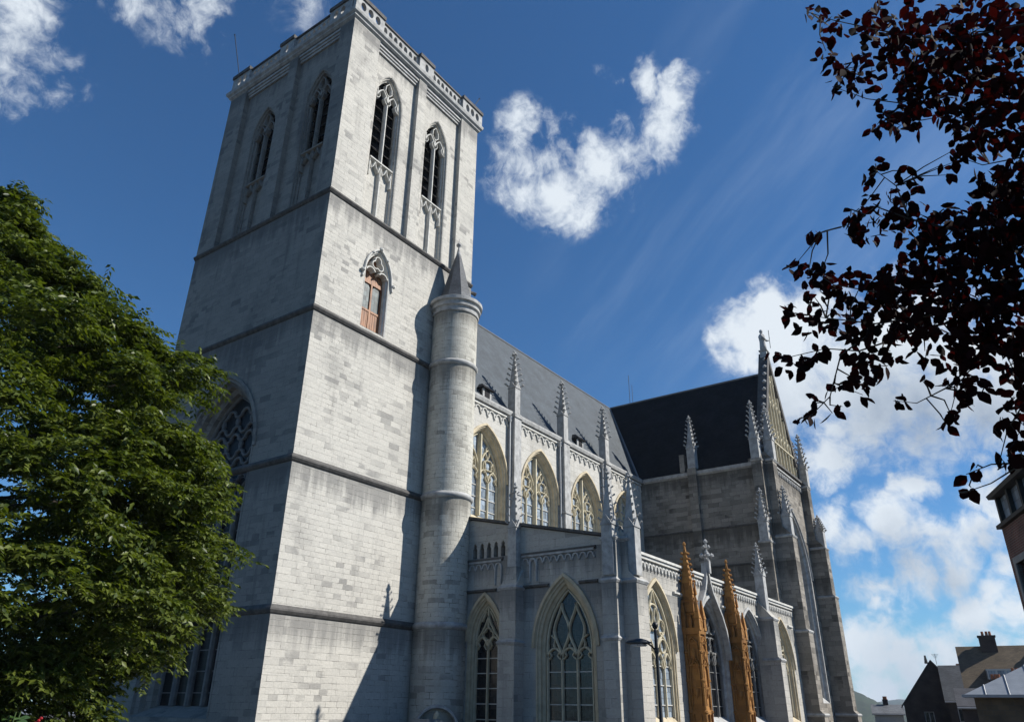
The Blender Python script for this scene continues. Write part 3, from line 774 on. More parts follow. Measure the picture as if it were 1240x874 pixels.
# cornice and pierced parapet
def parapet():
    c = MB()
    for F in (Fs, Fw):
        for u0, u1 in ((2.2, 6.5), (7.1, 11.2)) if F is Fs else ((1.2, 5.6), (6.3, 11.3)):
            for z0_, z1_, d_ in ((41.75, 41.95, -.22), (41.95, 42.15, -.14), (42.15, 42.375, -.05)):
                c.hexa([F(u0, z0_, -.6), F(u1, z0_, -.6), F(u1, z0_, d_), F(u0, z0_, d_)], [F(u0, z1_, -.6), F(u1, z1_, -.6), F(u1, z1_, d_), F(u0, z1_, d_)])
    prof = [(0.0, 42.38), (0.16, 42.5), (0.16, 42.6), (0.30, 42.72), (0.34, 42.9), (0.34, 42.98), (0.1, 43.0)]
    vs = []; fs = []
    for o, z in prof: vs += [(-o, -o, z), (TW+o, -o, z), (TW+o, TD+o, z), (-o, TD+o, z)]
    for j in range(len(prof)-1):
        for k in range(4):
            k2 = (k+1) % 4; fs.append((j*4+k, j*4+k2, (j+1)*4+k2, (j+1)*4+k))
    fs.append(tuple(range((len(prof)-1)*4, len(prof)*4)))
    c.add(vs, fs)
    c.build('cornice', M['trim'], TWO)
    p = MB(); cp = MB()
    # (u0, u1, n holes, forward step)
    spans = [(-0.2, 2.35, 3, 0.24), (2.35, 6.0, 7, 0.04), (6.0, 7.5, 1, 0.24), (7.5, 10.95, 7, 0.04), (10.95, TW+0.2, 3, 0.24)]
    for F, flipp in ((Fs, 0), (Fw, 1), (FE(TW), 0), (FN(TD), 0)):
        for (u0, u1, n, st) in spans:
            edge = 0.0 if F in (Fs, FN) else 0.0
            m0 = 0.28 if n != 7 else 0.06
            if n == 1: m0 = 0.5
            a0, a1 = u0+m0, u1-m0; w_ = (a1-a0)/n; holes = []
            for k in range(n):
                cx = a0+(k+.5)*w_; hw = min(w_*0.36, 0.24)
                holes.append([(cx+hw*math.cos(t), 43.55+0.36*math.sin(t)) for t in [2*math.pi*j/10 for j in range(10)]])
            uu0, uu1 = u0, u1
            if F is not Fs and u0 < 0: uu0 = 0.15
            if F is not Fs and u1 > TW: uu1 = TW-0.15
            if F is Fs and u0 < 0: uu0 = -st
            if F is Fs and u1 > TW: uu1 = TW+st
            holes = [h for h in holes if min(q[0] for q in h) > uu0+.03 and max(q[0] for q in h) < uu1-.03]
            wall(p, F, rect(uu0, uu1, 43.0, 44.1), holes, 0.28, st)
            top = 44.1+(0.16 if n != 7 else 0.0)
            q0, q1 = Vector(F(uu0-.02, top-.16 if n != 7 else 44.08, st+0.10)), Vector(F(uu1+.02, top+.14, st-0.40))
            lo = [min(q0[i], q1[i]) for i in range(3)]; hi = [max(q0[i], q1[i]) for i in range(3)]
            if n == 7: lo[2] = 44.104
            else: lo[2] = 44.103
            cp.box(lo[0], hi[0], lo[1], hi[1], lo[2], hi[2])
    p.build('parapet', M['trim'], TWO)
    cp.build('coping', M['trim_dark'], TWO)
parapet()
for (px, py, qx, qy, dx, dy) in ((287, 103, 270, 62, -.3, 12.8), (595, 125, 608, 101, 12.9, 2.5)):
    a = MB()
    if dx < 0:
        b0 = Vector((0.1, 12.7, 44.2)); b1 = Vector((-0.9, 13.1, 48.4))
    else:
        b0 = Vector((13.0, 1.5, 44.2)); b1 = Vector((14.3, 0.9, 47.4))
    a.tube([b0, b1], 0.03, 5); a.blob(b1, 0.07)
    a.build('lightning_rod', M['iron'], TWO)
gg = MB(); gg.tube([(13.0, 0.4, 28.1), (13.5, 0.2, 28.15), (13.75, 0.1, 28.1)], [0.16, 0.12, 0.16], 6); gg.build('waterspout', M['trim_dark'], TWO)

# ---- STAIR TURRET
TX, TY, TR = 10.4, -1.0, 1.43
def cyluv(x, y, z, n): 
    if abs(n.z) > 0.95: return (x, y)
    a = math.atan2(y-TY, x-TX)
    if a > 1.6: a -= 2*math.pi
    return (a*TR, z)
t = MB()
t.lathe(TX, TY, [(TR+.02, 0), (TR+.02, 5.3), (TR, 5.32), (TR, 12.4), (TR, 20.7), (TR, 24.6)], 64)
TUR = t.build('stair_turret', M['turret'], BAS, uvfn=cyluv, smooth=False)
for z, p in ((5.5, .13), (12.5, .13), (20.75, .13)):
    r = MB(); r.lathe(TX, TY, [(TR-.02, z-.24), (TR+p*.5, z-.2), (TR+p, z-.08), (TR+p, z), (TR-.02, z+.16)], 48)
    r.build('string_course', M['trim'], TUR, smooth=True)
r = MB(); r.lathe(TX, TY, [(TR-.02, 24.2), (TR+.07, 24.22), (TR+.09, 24.34), (TR+.03, 24.42), (TR+.05, 24.55), (TR+.17, 24.62), (TR+.18, 24.74), (TR+.13, 24.78), (TR+.16, 24.9), (TR+.29, 24.96), (TR+.30, 25.18), (TR+.24, 25.22), (0.9, 25.36)], 64)
r.build('cornice', M['trim'], TUR)
r = MB(); r.lathe(TX, TY, [(1.22, 25.4), (1.12, 25.5), (0.13, 29.35)], 8, rot=0.2)
SP = r.build('spire', slate('turret spire slate', (0.07, 0.076, 0.085)), TUR)
r = MB(); r.lathe(TX, TY, [(0.26, 28.75), (0.13, 29.4), (0.07, 29.7), (0.05, 29.8), (0.17, 29.92), (0.20, 30.0), (0.12, 30.1), (0.03, 30.2), (0.02, 30.5)], 10)
r.build('finial', M['trim'], TUR, smooth=True)
for k, z in enumerate((22.6, 20.2-1.6, 15.5+1.2, 13.6, 10.4, 7.3, 4.0, 1.9)):
    a = math.radians(-88+ (k % 3)*4 + 38)
    s = MB(); ca, sa = math.cos(a), math.sin(a); tx, ty = -sa, ca
    def q(r_, t_, z_): return (TX+ca*r_+tx*t_, TY+sa*r_+ty*t_, z_)
    s.hexa([q(TR-.3, -.045, z), q(TR+.006, -.045, z), q(TR+.006, .045, z), q(TR-.3, .045, z)],
           [q(TR-.3, -.045, z+.95), q(TR+.006, -.045, z+.95), q(TR+.006, .045, z+.95), q(TR-.3, .045, z+.95)])
    s.build('arrow_slit', M['black'], TUR)
# arched recess with carved finial at the turret's foot
def turret_arch():
    s = MB()
    ang0 = math.radians(-138)
    ca, sa = math.cos(ang0), math.sin(ang0); tx, ty = -sa, ca
    def F(u, z, d=0): return (TX+ca*(TR+.15+d)+tx*u, TY+sa*(TR+.15+d)+ty*u, z)
    strip(s, F, 0, arcpts(0, 0.55, 1.05, 0, math.pi, 12), 0.2, 0.2, -.3)
    strip(s, F, 0, [(-1.05, 0), (-1.05, .6)], .2, .2, -.3); strip(s, F, 0, [(1.05, 0), (1.05, .6)], .2, .2, -.3)
    s.box(TX-2.0, TX-1.1, TY-1.3, TY-.3, 0, 1.05)
    o = s.build('portal_arch', M['trim'], TUR)
    f = MB()
    c = Vector(F(0.0, 0, 0.15)); 
    f.tube([c+Vector((0, 0, 0)), c+Vector((0, 0, .9))], [.25, .12], 8)
    for k in range(5):
        a = k*1.257; f.blob(c+Vector((.25*math.cos(a), .25*math.sin(a), .85)), .17)
    f.blob(c+Vector((0, 0, 1.15)), .2, 1.4)
    f.build('carved_finial', M['cream'], TUR)
turret_arch()

# ---- pinnacle maker (square shaft, four gablets, crocketed spirelet)
def pinnacle(parent, x, y, z0, hw, zg, tip, mat='trim', crockets=6, name='pinnacle', rot=False, cs=1.0):
    p = MB()
    p.frust(x, y, z0, zg, hw, hw)
    gh = hw*1.5
    for s in (-1, 1):            # gablets
        p.add([(x-hw*1.12, y+s*hw*1.14, zg-.05), (x+hw*1.12, y+s*hw*1.14, zg-.05), (x, y+s*hw*1.14, zg+gh), (x-hw*1.12, y+s*hw*.7, zg-.05), (x+hw*1.12, y+s*hw*.7, zg-.05), (x, y+s*hw*.4, zg+gh)],
              [(0, 1, 2), (5, 4, 3), (0, 3, 4, 1), (1, 4, 5, 2), (2, 5, 3, 0)])
        p.add([(x+s*hw*1.14, y-hw*1.12, zg-.05), (x+s*hw*1.14, y+hw*1.12, zg-.05), (x+s*hw*1.14, y, zg+gh), (x+s*hw*.7, y-hw*1.12, zg-.05), (x+s*hw*.7, y+hw*1.12, zg-.05), (x+s*hw*.4, y, zg+gh)],
              [(0, 1, 2), (5, 4, 3), (0, 3, 4, 1), (1, 4, 5, 2), (2, 5, 3, 0)])
    zt = tip-0.30
    p.frust(x, y, zg+.003, zt, hw*0.86, 0.04)
    for k in range(crockets):
        f = (k+.7)/(crockets+.3); z = zg+(zt-zg)*f; r = hw*0.86*(1-f)+.04
        cr = (0.05+hw*0.30*(1-f*.45))*cs
        for sx in (-1, 1):
            for sy in (-1, 1):
                cx, cy = x+sx*(r+cr*.25), y+sy*(r+cr*.25)
                ox, oy = x+sx*(r+cr*1.0), y+sy*(r+cr*1.0)
                b = cr*.42
                p.hexa([(cx-b, cy-b, z-cr*.9), (cx+b, cy-b, z-cr*.9), (cx+b, cy+b, z-cr*.9), (cx-b, cy+b, z-cr*.9)],
                       [(ox-b, oy-b, z+cr*.15), (ox+b, oy-b, z+cr*.15), (ox+b, oy+b, z+cr*.15), (ox-b, oy+b, z+cr*.15)])
                p.blob((ox, oy, z+cr*.05), cr*.62)
    for dx, dy in ((-1, 0), (1, 0), (0, 1), (0, -1)): p.blob((x+dx*.11*cs, y+dy*.11*cs, zt+.02), .10*cs)
    p.blob((x, y, zt+.2), .10*cs, 1.5)
    return p.build(name, M[mat], parent)
# ---- buttress maker: stages stepping back upwards, weathered offsets, drip mouldings
def buttress(parent, F, u0, u1, stages, mat, side=0.0, name='buttress', label=None, drip='trim'):
    b = MB(); drs = []; z0 = 0
    for i, (z1, p) in enumerate(stages):
        nxt = stages[i+1][1] if i+1 < len(stages) else 0.0
        s = side*i
        def q(u, z, d): return F(u, z, d)
        a0, a1 = u0+s, u1-s
        back = -0.25
        b.hexa([q(a0, z0, back), q(a1, z0, back), q(a1, z0, p), q(a0, z0, p)], [q(a0, z1, back), q(a1, z1, back), q(a1, z1, p), q(a0, z1, p)])
        h = max((p-nxt)*1.1, 0.16) if nxt > 0 else max(p*1.2, .3)
        n0, n1 = (a0+side, a1-side) if nxt > 0 else (a0, a1)
        b.hexa([q(a0, z1, back), q(a1, z1, back), q(a1, z1, p), q(a0, z1, p)], [q(n0, z1+h, back), q(n1, z1+h, back), q(n1, z1+h, max(nxt, .02)), q(n0, z1+h, max(nxt, .02))])
        e = 0.09; dr = MB(); drs.append(dr)
        dr.hexa([q(a0-e*.3, z1-.16, -.02), q(a1+e*.3, z1-.16, -.02), q(a1+e*.3, z1-.16, p+e*.3), q(a0-e*.3, z1-.16, p+e*.3)],
                [q(a0-e, z1-.05, -.02), q(a1+e, z1-.05, -.02), q(a1+e, z1-.05, p+e), q(a0-e, z1-.05, p+e)])
        dr.hexa([q(a0-e, z1-.05, -.02), q(a1+e, z1-.05, -.02), q(a1+e, z1-.05, p+e), q(a0-e, z1-.05, p+e)],
                [q(a0-.003, z1+.06, -.02), q(a1+.003, z1+.06, -.02), q(a1+.003, z1+.06, p+.003), q(a0-.003, z1+.06, p+.003)])
        z0 = z1+h
    o = b.build(name, M[mat], parent)
    for dr in drs: dr.build('drip_mould', M[drip], o)
    if label: o['label'] = label
    return o
# ---- arcaded corbel frieze under a parapet
def frieze(parent, F, u0, u1, z, step, mat, h=0.42, name='frieze', d=0.10):
    f = MB(); n = max(1, round((u1-u0)/step)); w = (u1-u0)/n
    for k in range(n):
        c = u0+(k+.5)*w
        strip(f, F, c, [(-w*.5, z-h)]+[(w*.36*math.cos(t), z-h*.75+w*.42*math.sin(t)) for t in [math.pi-math.pi*j/6 for j in range(7)]]+[(w*.5, z-h)], 0.09, d, 0.003, front=.7)
        f.blob(F(c-w*.5, z-h-.02, d*.6), .07)
    q0, q1 = Vector(F(u0, z+.02, 0.002)), Vector(F(u1, z+.16, d+.03))
    f.box(min(q0.x, q1.x), max(q0.x, q1.x), min(q0.y, q1.y), max(q0.y, q1.y), z+.02, z+.16)
    return f.build(name, M[mat], parent)
def band(parent, F, u0, u1, z, p, mat, name='string_course', h=0.18):
    s = MB()
    s.hexa([F(u0, z-h, .003), F(u1, z-h, .003), F(u1, z, .003), F(u0, z, .003)], [F(u0, z-h*.6, p), F(u1, z-h*.6, p), F(u1, z-h*.1, p), F(u0, z-h*.1, p)])
    return s.build(name, M[mat], parent)

# ---- NAVE
NY0, NY1, TX0, TX1, EZ = 0.65, 12.45, 40.0, 51.8, 21.0
RZ, RXC = 31.3, 45.88
BAY = [16.1, 22.85, 29.7, 36.6]
PILX = [19.25, 26.0, 32.85]
CA = dict(a=2.45, sill=12.5, spring=15.5, rise=3.55)
Fn = FS(NY0)
nv = MB()
wall(nv, Fn, rect(TW-.6, TX0+.3, 0, 20.75), [hole(c, 2.45, 12.5, 15.5, 3.55) for c in BAY], 1.3)
nv.box(TW-.6, TX0+.3, NY1-1.0, NY1, 0, 20.75)
nv.box(TW-.6, TX0, NY0+1.3, NY1-1.0, 20.2, 20.6)
NAV = nv.build('nave_wall', M['nave'], BAS)
for c in BAY:
    window(NAV, Fn, c, 2.45, 12.5, 15.5, 3.55, 0.62, 0.34, 'clerestory', name='clerestory_window', mat_g='glass_pale', sill_rise=.45, bstep=.78)
frieze(NAV, Fn, TW, TX0-.1, 20.35, 0.78, 'trim_light', h=.55)
g = MB(); g.hexa([Fn(TW, 20.56, .004), Fn(TX0-.05, 20.56, .004), Fn(TX0-.05, 20.78, .004), Fn(TW, 20.78, .004)], [Fn(TW, 20.6, .26), Fn(TX0-.05, 20.6, .26), Fn(TX0-.05, 20.78, .32), Fn(TW, 20.78, .32)])
g.box(TW, TX0-.05, NY0-.32, NY0+.5, 20.783, 20.93)
g.build('gutter', M['trim'], NAV)
for x in PILX:
    b = MB(); b.box(x-.42, x+.42, NY0-.5, NY0+.1, 0, 20.85)
    b.box(x-.5, x+.5, NY0-.58, NY0+.1, 20.5, 20.72); b.box(x-.5, x+.5, NY0-.57, NY0+.1, 14.9, 15.05)
    bo = b.build('wall_shaft', M['trim'], NAV)
    pinnacle(bo, x, NY0-.12, 20.85, 0.32, 22.9, 25.95, crockets=6, cs=1.25)
    pz = MB(); pz.tube([(x-.62, NY0-.22, 12.2), (x-.62, NY0-.22, 19.8), (x-.62, NY0-.22, 20.3)], .07, 8)
    pz.frust(x-.62, NY0-.2, 20.1, 20.5, .1, .2); pz.build('downpipe', M['zinc'], NAV)
# roofs
k60 = (RZ-20.8)/(RXC-TX0)          # transept pitch
rf = MB()
yc = (NY0+NY1)/2; 
def roofz(y): return RZ-(abs(y-yc))*(RZ-20.75)/(yc-NY0-0.1)
rf.add([(TW-.3, NY0+.1, 20.75), (TX0+.1, NY0+.1, 20.75), (RXC, yc, RZ), (TW-.3, yc, RZ), (TX0+.1, NY1-.1, 20.75), (TW-.3, NY1-.1, 20.75)],
       [(0, 1, 2, 3), (3, 2, 4, 5), (0, 3, 5), (0, 5, 4, 1)])
NR = rf.build('nave_roof', M['slate'], BAS)
rr = MB(); rr.tube([(TW, yc, RZ+.03), (RXC, yc, RZ+.03)], .1, 6); rr.build('ridge', M['lead'], NR)
rr = MB(); rr.tube([(TX0+.12, NY0+.12, 20.85), (RXC, yc, RZ+.04)], .13, 6); rr.build('valley', M['lead'], NR)
def dormer(x, w=1.0):
    d = MB(); y0 = NY0+.35; zb = 21.1
    d.box(x-w/2, x+w/2, y0, y0+.9, zb, zb+.95)
    ob = d.build('dormer', M['trim'], NR)
    c = MB(); c.add([(x-w/2-.14, y0-.16, zb+.95), (x+w/2+.14, y0-.16, zb+.95), (x+w/2+.14, y0+1.0, zb+.95), (x-w/2-.14, y0+1.0, zb+.95), (x, y0+.45, zb+1.5), (x, y0+1.2, zb+1.55)],
                    [(0, 1, 4), (1, 2, 5, 4), (3, 0, 4, 5), (2, 3, 5), (0, 3, 2, 1)])
    c.box(x-w/2-.16, x+w/2+.16, y0-.18, y0+.9, zb+.88, zb+.953)
    c.build('dormer_roof', M['slate_dark'], ob)
    o = MB(); o.box(x-.3, x+.3, y0-.012, y0+.1, zb+.15, zb+.85); 
    o.box(x-w/2-.012, x-w/2+.1, y0+.1, y0+.8, zb+.12, zb+.86); o.build('opening', M['black'], ob)
dormer(16.6); dormer(29.6)
# ---- AISLE WITH SIDE CHAPELS
AX, AY, AZ = 11.0, -11.5, 9.0
al = MB()
Fa, Fv = FS(AY), FW(AX)
AW = [(15.15, 2.05), (22.6, 2.35), (29.45, 2.35), (36.3, 2.2)]
wall(al, Fa, rect(AX+.003, TX0+.4, 0, AZ-.35), [hole(c, a, 0.9, 4.35, 3.3) for c, a in AW], 1.2)
wW1 = (-8.5, 1.72, 0.3, 4.3, 3.25); wW2 = (-3.55, 1.12, 0.3, 4.75, 2.2)
arc_o = []
for k in range(5):
    c = -2.75-k*.48; arc_o.append([(c-.15, 9.0), (c+.15, 9.0), (c+.15, 9.5), (c+.09, 9.58), (c+.12, 9.7), (c, 9.85), (c-.12, 9.7), (c-.09, 9.58), (c-.15, 9.5)])
wall(al, Fv, [(AY, 0), (0.1, 0), (0.1, 11.75), (AY, 9.2)], [hole(*wW1), hole(*wW2)]+arc_o, 1.1)
al.box(AX+1.1, TX0, AY+1.2, -.1, 0, .3)
AIS = al.build('aisle_wall', M['aisle'], BAS)
bk = MB(); bk.box(AX+.55, AX+.65, -5.4, -2.3, 8.8, 10.2); bk.build('arcade_backing', M['black'], AIS)
cp = MB(); cp.hexa([(AX-.16, AY-.1, 9.22), (AX+1.0, AY-.1, 9.22), (AX+1.0, .05, 11.79), (AX-.16, .05, 11.79)], [(AX-.16, AY-.1, 9.36), (AX+1.0, AY-.1, 9.36), (AX+1.0, .05, 11.93), (AX-.16, .05, 11.93)])
cp.build('coping', M['trim_dark'], AIS)
rl = MB(); rl.hexa([(AX+1.0, AY+.4, 8.9), (TX0, AY+.4, 8.9), (TX0, NY0, 11.6), (AX+1.0, NY0, 11.6)], [(AX+1.0, AY+.4, 8.7), (TX0, AY+.4, 8.7), (TX0, NY0, 11.4), (AX+1.0, NY0, 11.4)])
rl.build('aisle_roof', M['lead'], AIS)
window(AIS, Fv, *wW1, 0.5, 0.42, 'flowing', name='aisle_window', label='three light window with flowing cream tracery in shadow', lights=3, sill_rise=.3, bstep=.72, barw=.13, mat_g='glass_dark')
window(AIS, Fv, *wW2, 0.45, 0.3, 'lancet2', name='aisle_window', label='narrow two light window beside the turret', lights=2, sill_rise=.3, bstep=.72, barw=.13, mat_g='glass_dark')
kinds = ['circles', 'plain', 'plain', 'plain']
for (c, a), kd, (ms, mtc, mg) in zip(AW, kinds, (('yellow', 'cream', 'glass_pale'), ('trim', 'grey_tracery', 'glass_dark'), ('trim', 'grey_tracery', 'glass_dark'), ('yellow', 'cream', 'glass_dark'))):
    window(AIS, Fa, c, a, 0.9, 4.35, 3.3, 0.28 if kd == 'circles' else .5, 0.26 if kd == 'circles' else .36, kd, name='chapel_window', mat_s=ms, mat_t=mtc, mat_g=mg, sill_rise=.35, bstep=.9)
# strings and parapet
band(AIS, Fv, -5.95, -10.4, 9.0, .12, 'trim_dark'); band(AIS, Fv, -2.3, -4.7, 8.95, .12, 'trim_dark')
band(AIS, Fv, -2.3, -4.3, 7.35, .12, 'trim_dark'); band(AIS, Fv, -5.9, -7.6, 7.35, .12, 'trim_dark'); band(AIS, Fv, -9.4, -10.45, 7.35, .12, 'trim_dark')
for y in (-4.4, -6.65):
    nb = MB(); strip(nb, Fv, y, [(-.2, 7.5)]+[(.2*math.cos(t_), 8.4+.25*math.sin(t_)) for t_ in [math.pi-math.pi*j/6 for j in range(7)]]+[(.2, 7.5)], .1, .09, .003)
    nb.build('blind_niche', M['trim'], AIS)
frieze(AIS, Fv, -10.3, -5.95, 8.75, .42, 'trim', h=.3, d=.07); frieze(AIS, Fv, -4.6, -2.4, 8.7, .42, 'trim', h=.3, d=.07)
frieze(AIS, Fa, 12.3, TX0-.2, 8.62, 0.42, 'trim_light', h=.42, d=.09)
g = MB(); g.box(12.25, TX0, AY-.2, AY+.6, 8.80, 8.93); g.box(12.25, TX0, AY-.05, AY+.5, 8.653, 8.80); g.build('coping', M['trim_light'], AIS)
for u0, u1 in ((12.25, 13.6), (17.4, 18.6), (19.9, 20.6), (24.5, 25.4), (26.7, 27.6), (30.6, 31.35), (32.45, 33.4), (38.2, 39.2)):
    band(AIS, Fa, u0, u1, 7.45, .13, 'trim_light')
# corner pair of west buttresses, mid buttress, east buttress
b1 = buttress(AIS, Fv, -11.74, -10.95, [(4.6, .68), (7.2, .6), (9.2, .5)], 'aisle', name='buttress', label='west facing buttress at the aisle corner')
pinnacle(b1, AX-.28, -11.33, 7.4, .30, 9.85, 12.75, crockets=6, cs=.8)
b2 = buttress(AIS, Fa, AX+.004, 12.15, [(7.2, 1.0), (9.2, .6)], 'aisle', name='buttress', label='south facing buttress at the aisle corner')
pinnacle(b2, AX+.40, AY-.70, 7.4, .30, 9.75, 12.6, crockets=6, cs=.8)
b3 = buttress(AIS, Fv, -6.05, -5.05, [(4.6, .85), (7.25, .75)], 'aisle', name='buttress', label='shaded buttress between the two west aisle windows')
sh = MB(); sh.hexa([Fv(-6.0, 7.4, -.1), Fv(-5.1, 7.4, -.1), Fv(-5.1, 7.4, .62), Fv(-6.0, 7.4, .62)], [Fv(-5.85, 8.3, -.1), Fv(-5.25, 8.3, -.1), Fv(-5.25, 8.3, .45), Fv(-5.85, 8.3, .45)])
sh.build('weathering', M['aisle'], b3)
pinnacle(b3, AX-.16, -5.55, 7.9, .27, 10.4, 12.9, crockets=5, cs=.85)
b4 = buttress(AIS, Fa, 31.4, 32.4, [(4.7, 1.2), (7.3, 1.05)], 'aisle', name='buttress', label='plain grey buttress between the last two chapel windows')
pinnacle(b4, 31.9, AY-.35, 7.4, .3, 10.2, 12.5, crockets=6, cs=.9)
# iron stained niche piers
def stained_pier(x, tip):
    p = MB(); y = AY-.5
    p.frust(x, y, 0, 1.6, .46, .42, .5, .45)
    p.frust(x, y, 1.6, 5.3, .34, .32, .40, .38)
    for sx in (-1, 1):
        for sy in (-1, 1):
            p.tube([(x+sx*.37, y+sy*.41, 0), (x+sx*.37, y+sy*.41, 5.6)], .085, 6)
            for z in (1.5, 3.0, 4.4): p.blob((x+sx*.37, y+sy*.41, z), .15)
            # corner spirelets
            p.frust(x+sx*.35, y+sy*.40, 5.5, 6.1, .14, .12); p.frust(x+sx*.35, y+sy*.40, 6.1, 7.1, .15, .03)
            for k in range(3): p.blob((x+sx*.35, y+sy*.40, 6.3+k*.27), .14-.03*k)
    for sx, sy in ((0, -1), (-1, 0), (1, 0)):       # niche mouldings
        if sx: Fp = (lambda s: (lambda u, z, d=0.0: (x+s*(.33+d), y+u, z)))(sx)
        else: Fp = lambda u, z, d=0.0: (x+u, y-.39-d, z)
        for z0_, h_ in ((1.8, 2.2), (4.0, 1.0)):
            strip(p, Fp, 0, arch(.26, z0_, z0_+h_*.7, h_*.28, 5), .09, .10, .0)
            strip(p, Fp, 0, [(-.3, z0_+h_*.85), (0, z0_+h_*1.15), (.3, z0_+h_*.85)], .08, .14, .0)
            p.blob(Fp(0, z0_+h_*.3, .03), .16, 2.2)
        for k in (-.2, .2): strip(p, Fp, 0, [(k, 0.1), (k, 1.4)], .07, .18, .05)
    for zz in (2.6, 3.7, 4.8):
        p.frust(x, y, zz, zz+.09, .39, .44, .45, .5)
    for zz in (6.3, 7.0):
        p.frust(x, y+.1, zz, zz+.08, .32, .36)
    for sx in (-1, 0, 1):
        for sy in (-1, 0, 1):
            if sx or sy:
                p.frust(x+sx*.36, y+sy*.42, 5.62, 5.95, .07, .07); p.frust(x+sx*.36, y+sy*.42, 5.95, 6.35, .09, .01)
    p.frust(x, y, 5.3, 5.62, .46, .52); p.frust(x, y+.1, 5.6, 7.4, .28, .23)
    for sx in (-1, 1):
        for sy in (-1, 1):
            p.tube([(x+sx*.25, y+.1+sy*.27, 5.6), (x+sx*.22, y+.1+sy*.24, 7.5)], .06, 5)
            p.frust(x+sx*.24, y+.1+sy*.25, 7.4, 8.1, .09, .02)
            p.blob((x+sx*.24, y+.1+sy*.25, 7.55), .1)
    for sy in (-1, 1):
        for s in (-1, 1): p.frust(x+s*.15, y+.1+sy*.32, 6.0, 7.2, .035, .035)
    p.frust(x, y+.15, 7.4, 8.0, .24, .21); p.frust(x, y+.15, 8.0, tip-.2, .24, .035)
    n = 6
    for k in range(n):
        z = 8.15+(tip-8.5)*k/n; r = .24*(1-(z-8)/(tip-8))+.07
        for sx in (-1, 1):
            for sy in (-1, 1): p.blob((x+sx*r, y+.15+sy*r, z), .10)
    p.blob((x, y+.15, tip-.12), .11, 1.4)
    o = p.build('niche_pier', M['ochre'], AIS); o['label'] = 'rust orange stained carved pier with slim pinnacle'
stained_pier(18.75, 10.3); stained_pier(25.35, 10.3)
# ogee hood with finial over the second chapel window
og = MB()
def ogee(u, n=14):
    pts = []
    for k in range(n+1):
        t_ = k/n; z = 4.3+5.0*t_
        w_ = 2.55*(1-t_)**0.9*(1-0.45*math.sin(math.pi*t_)**2*(t_ > .35)*((t_-.35)/.65)) 
        pts.append((u*max(w_, .03), z))
    return pts
for s in (-1, 1):
    pts = [(s*2.5, 4.3), (s*2.45, 5.1), (s*2.2, 5.95), (s*1.75, 6.7), (s*1.15, 7.35), (s*.62, 7.95), (s*.32, 8.5), (s*.14, 9.1), (s*.05, 9.6)]
    strip(og, Fa, 22.1, pts, .16, .34, .003, front=.9)
og.box(21.98, 22.22, AY-.5, AY-.2, 9.0, 9.75)
for z, r in ((9.8, .2), (10.25, .15), (10.9, .16)): og.blob((22.1, AY-.35, z), r)
for k in range(4):
    a = k*math.pi/2+.6
    og.blob((22.1+.3*math.cos(a), AY-.35+.3*math.sin(a), 10.05), .17); og.blob((22.1+.2*math.cos(a+.7), AY-.35+.2*math.sin(a+.7), 10.55), .12)
og.tube([(22.1, AY-.35, 9.6), (22.1, AY-.35, 10.95)], .07, 6)
og.build('ogee_hood', M['trim'], AIS)
# floodlight box between the corner pinnacles
fl = MB(); fl.box(11.15, 11.6, -11.1, -10.8, 9.75, 10.05); fl.box(11.3, 11.4, -11.0, -10.9, 9.3, 9.75); fl.build('floodlight', M['zinc'], AIS)

# ---- TRANSEPT
SY = -11.0
tr = MB()
Ft, Fts = FW(TX0), FS(SY)
wall(tr, Ft, rect(SY+1.402, NY0+.2, 0, 20.75), [], 1.1)
TWN = (45.9, 3.6, 2.2, 12.2, 5.6)
wall(tr, Fts, rect(TX0, TX1, 0, 21.3), [hole(*TWN)], 1.4)
wall(tr, FE(TX1), rect(SY+1.402, NY1+9, 0, 20.75), [], 1.1)
tr.box(TX0, TX1, NY1+8.2, NY1+9.2, 0, 20.75); tr.box(TX0, TX0+1.1, NY1, NY1+9, 0, 20.75)
tr.box(TX0+1.1, TX1-1.1, SY+1.4, NY1+8, 19.9, 20.3)
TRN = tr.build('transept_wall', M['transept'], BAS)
window(TRN, Fts, *TWN, 1.25, 0.7, 'plain', name='transept_window', mat_s='trim', mat_t='grey_tracery', mat_g='glass_dark', lights=5, sill_rise=1.2, bstep=1.1)
rt = MB()
yN, yS = NY1+9, SY+.7
rt.add([(TX0+.05, yS, 20.8), (RXC, yS, RZ), (TX1-.05, yS, 20.8), (TX0+.05, yN, 20.8), (RXC, yN, RZ), (TX1-.05, yN, 20.8)],
       [(0, 1, 4, 3), (1, 2, 5, 4), (0, 2, 1), (3, 4, 5), (0, 3, 5, 2)])
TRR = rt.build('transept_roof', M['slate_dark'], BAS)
rr = MB(); rr.tube([(RXC, yS, RZ+.03), (RXC, yN, RZ+.03)], .1, 6); rr.build('ridge', M['lead'], TRR)
mm = MB(); mm.tube([(RXC, yc-2.5, RZ), (RXC, yc-2.5, RZ+3.4)], .03, 5); mm.tube([(RXC+.5, yc-2.6, RZ), (RXC+.5, yc-2.6, RZ+2.4)], .025, 5); mm.build('mast', M['iron'], TRR)
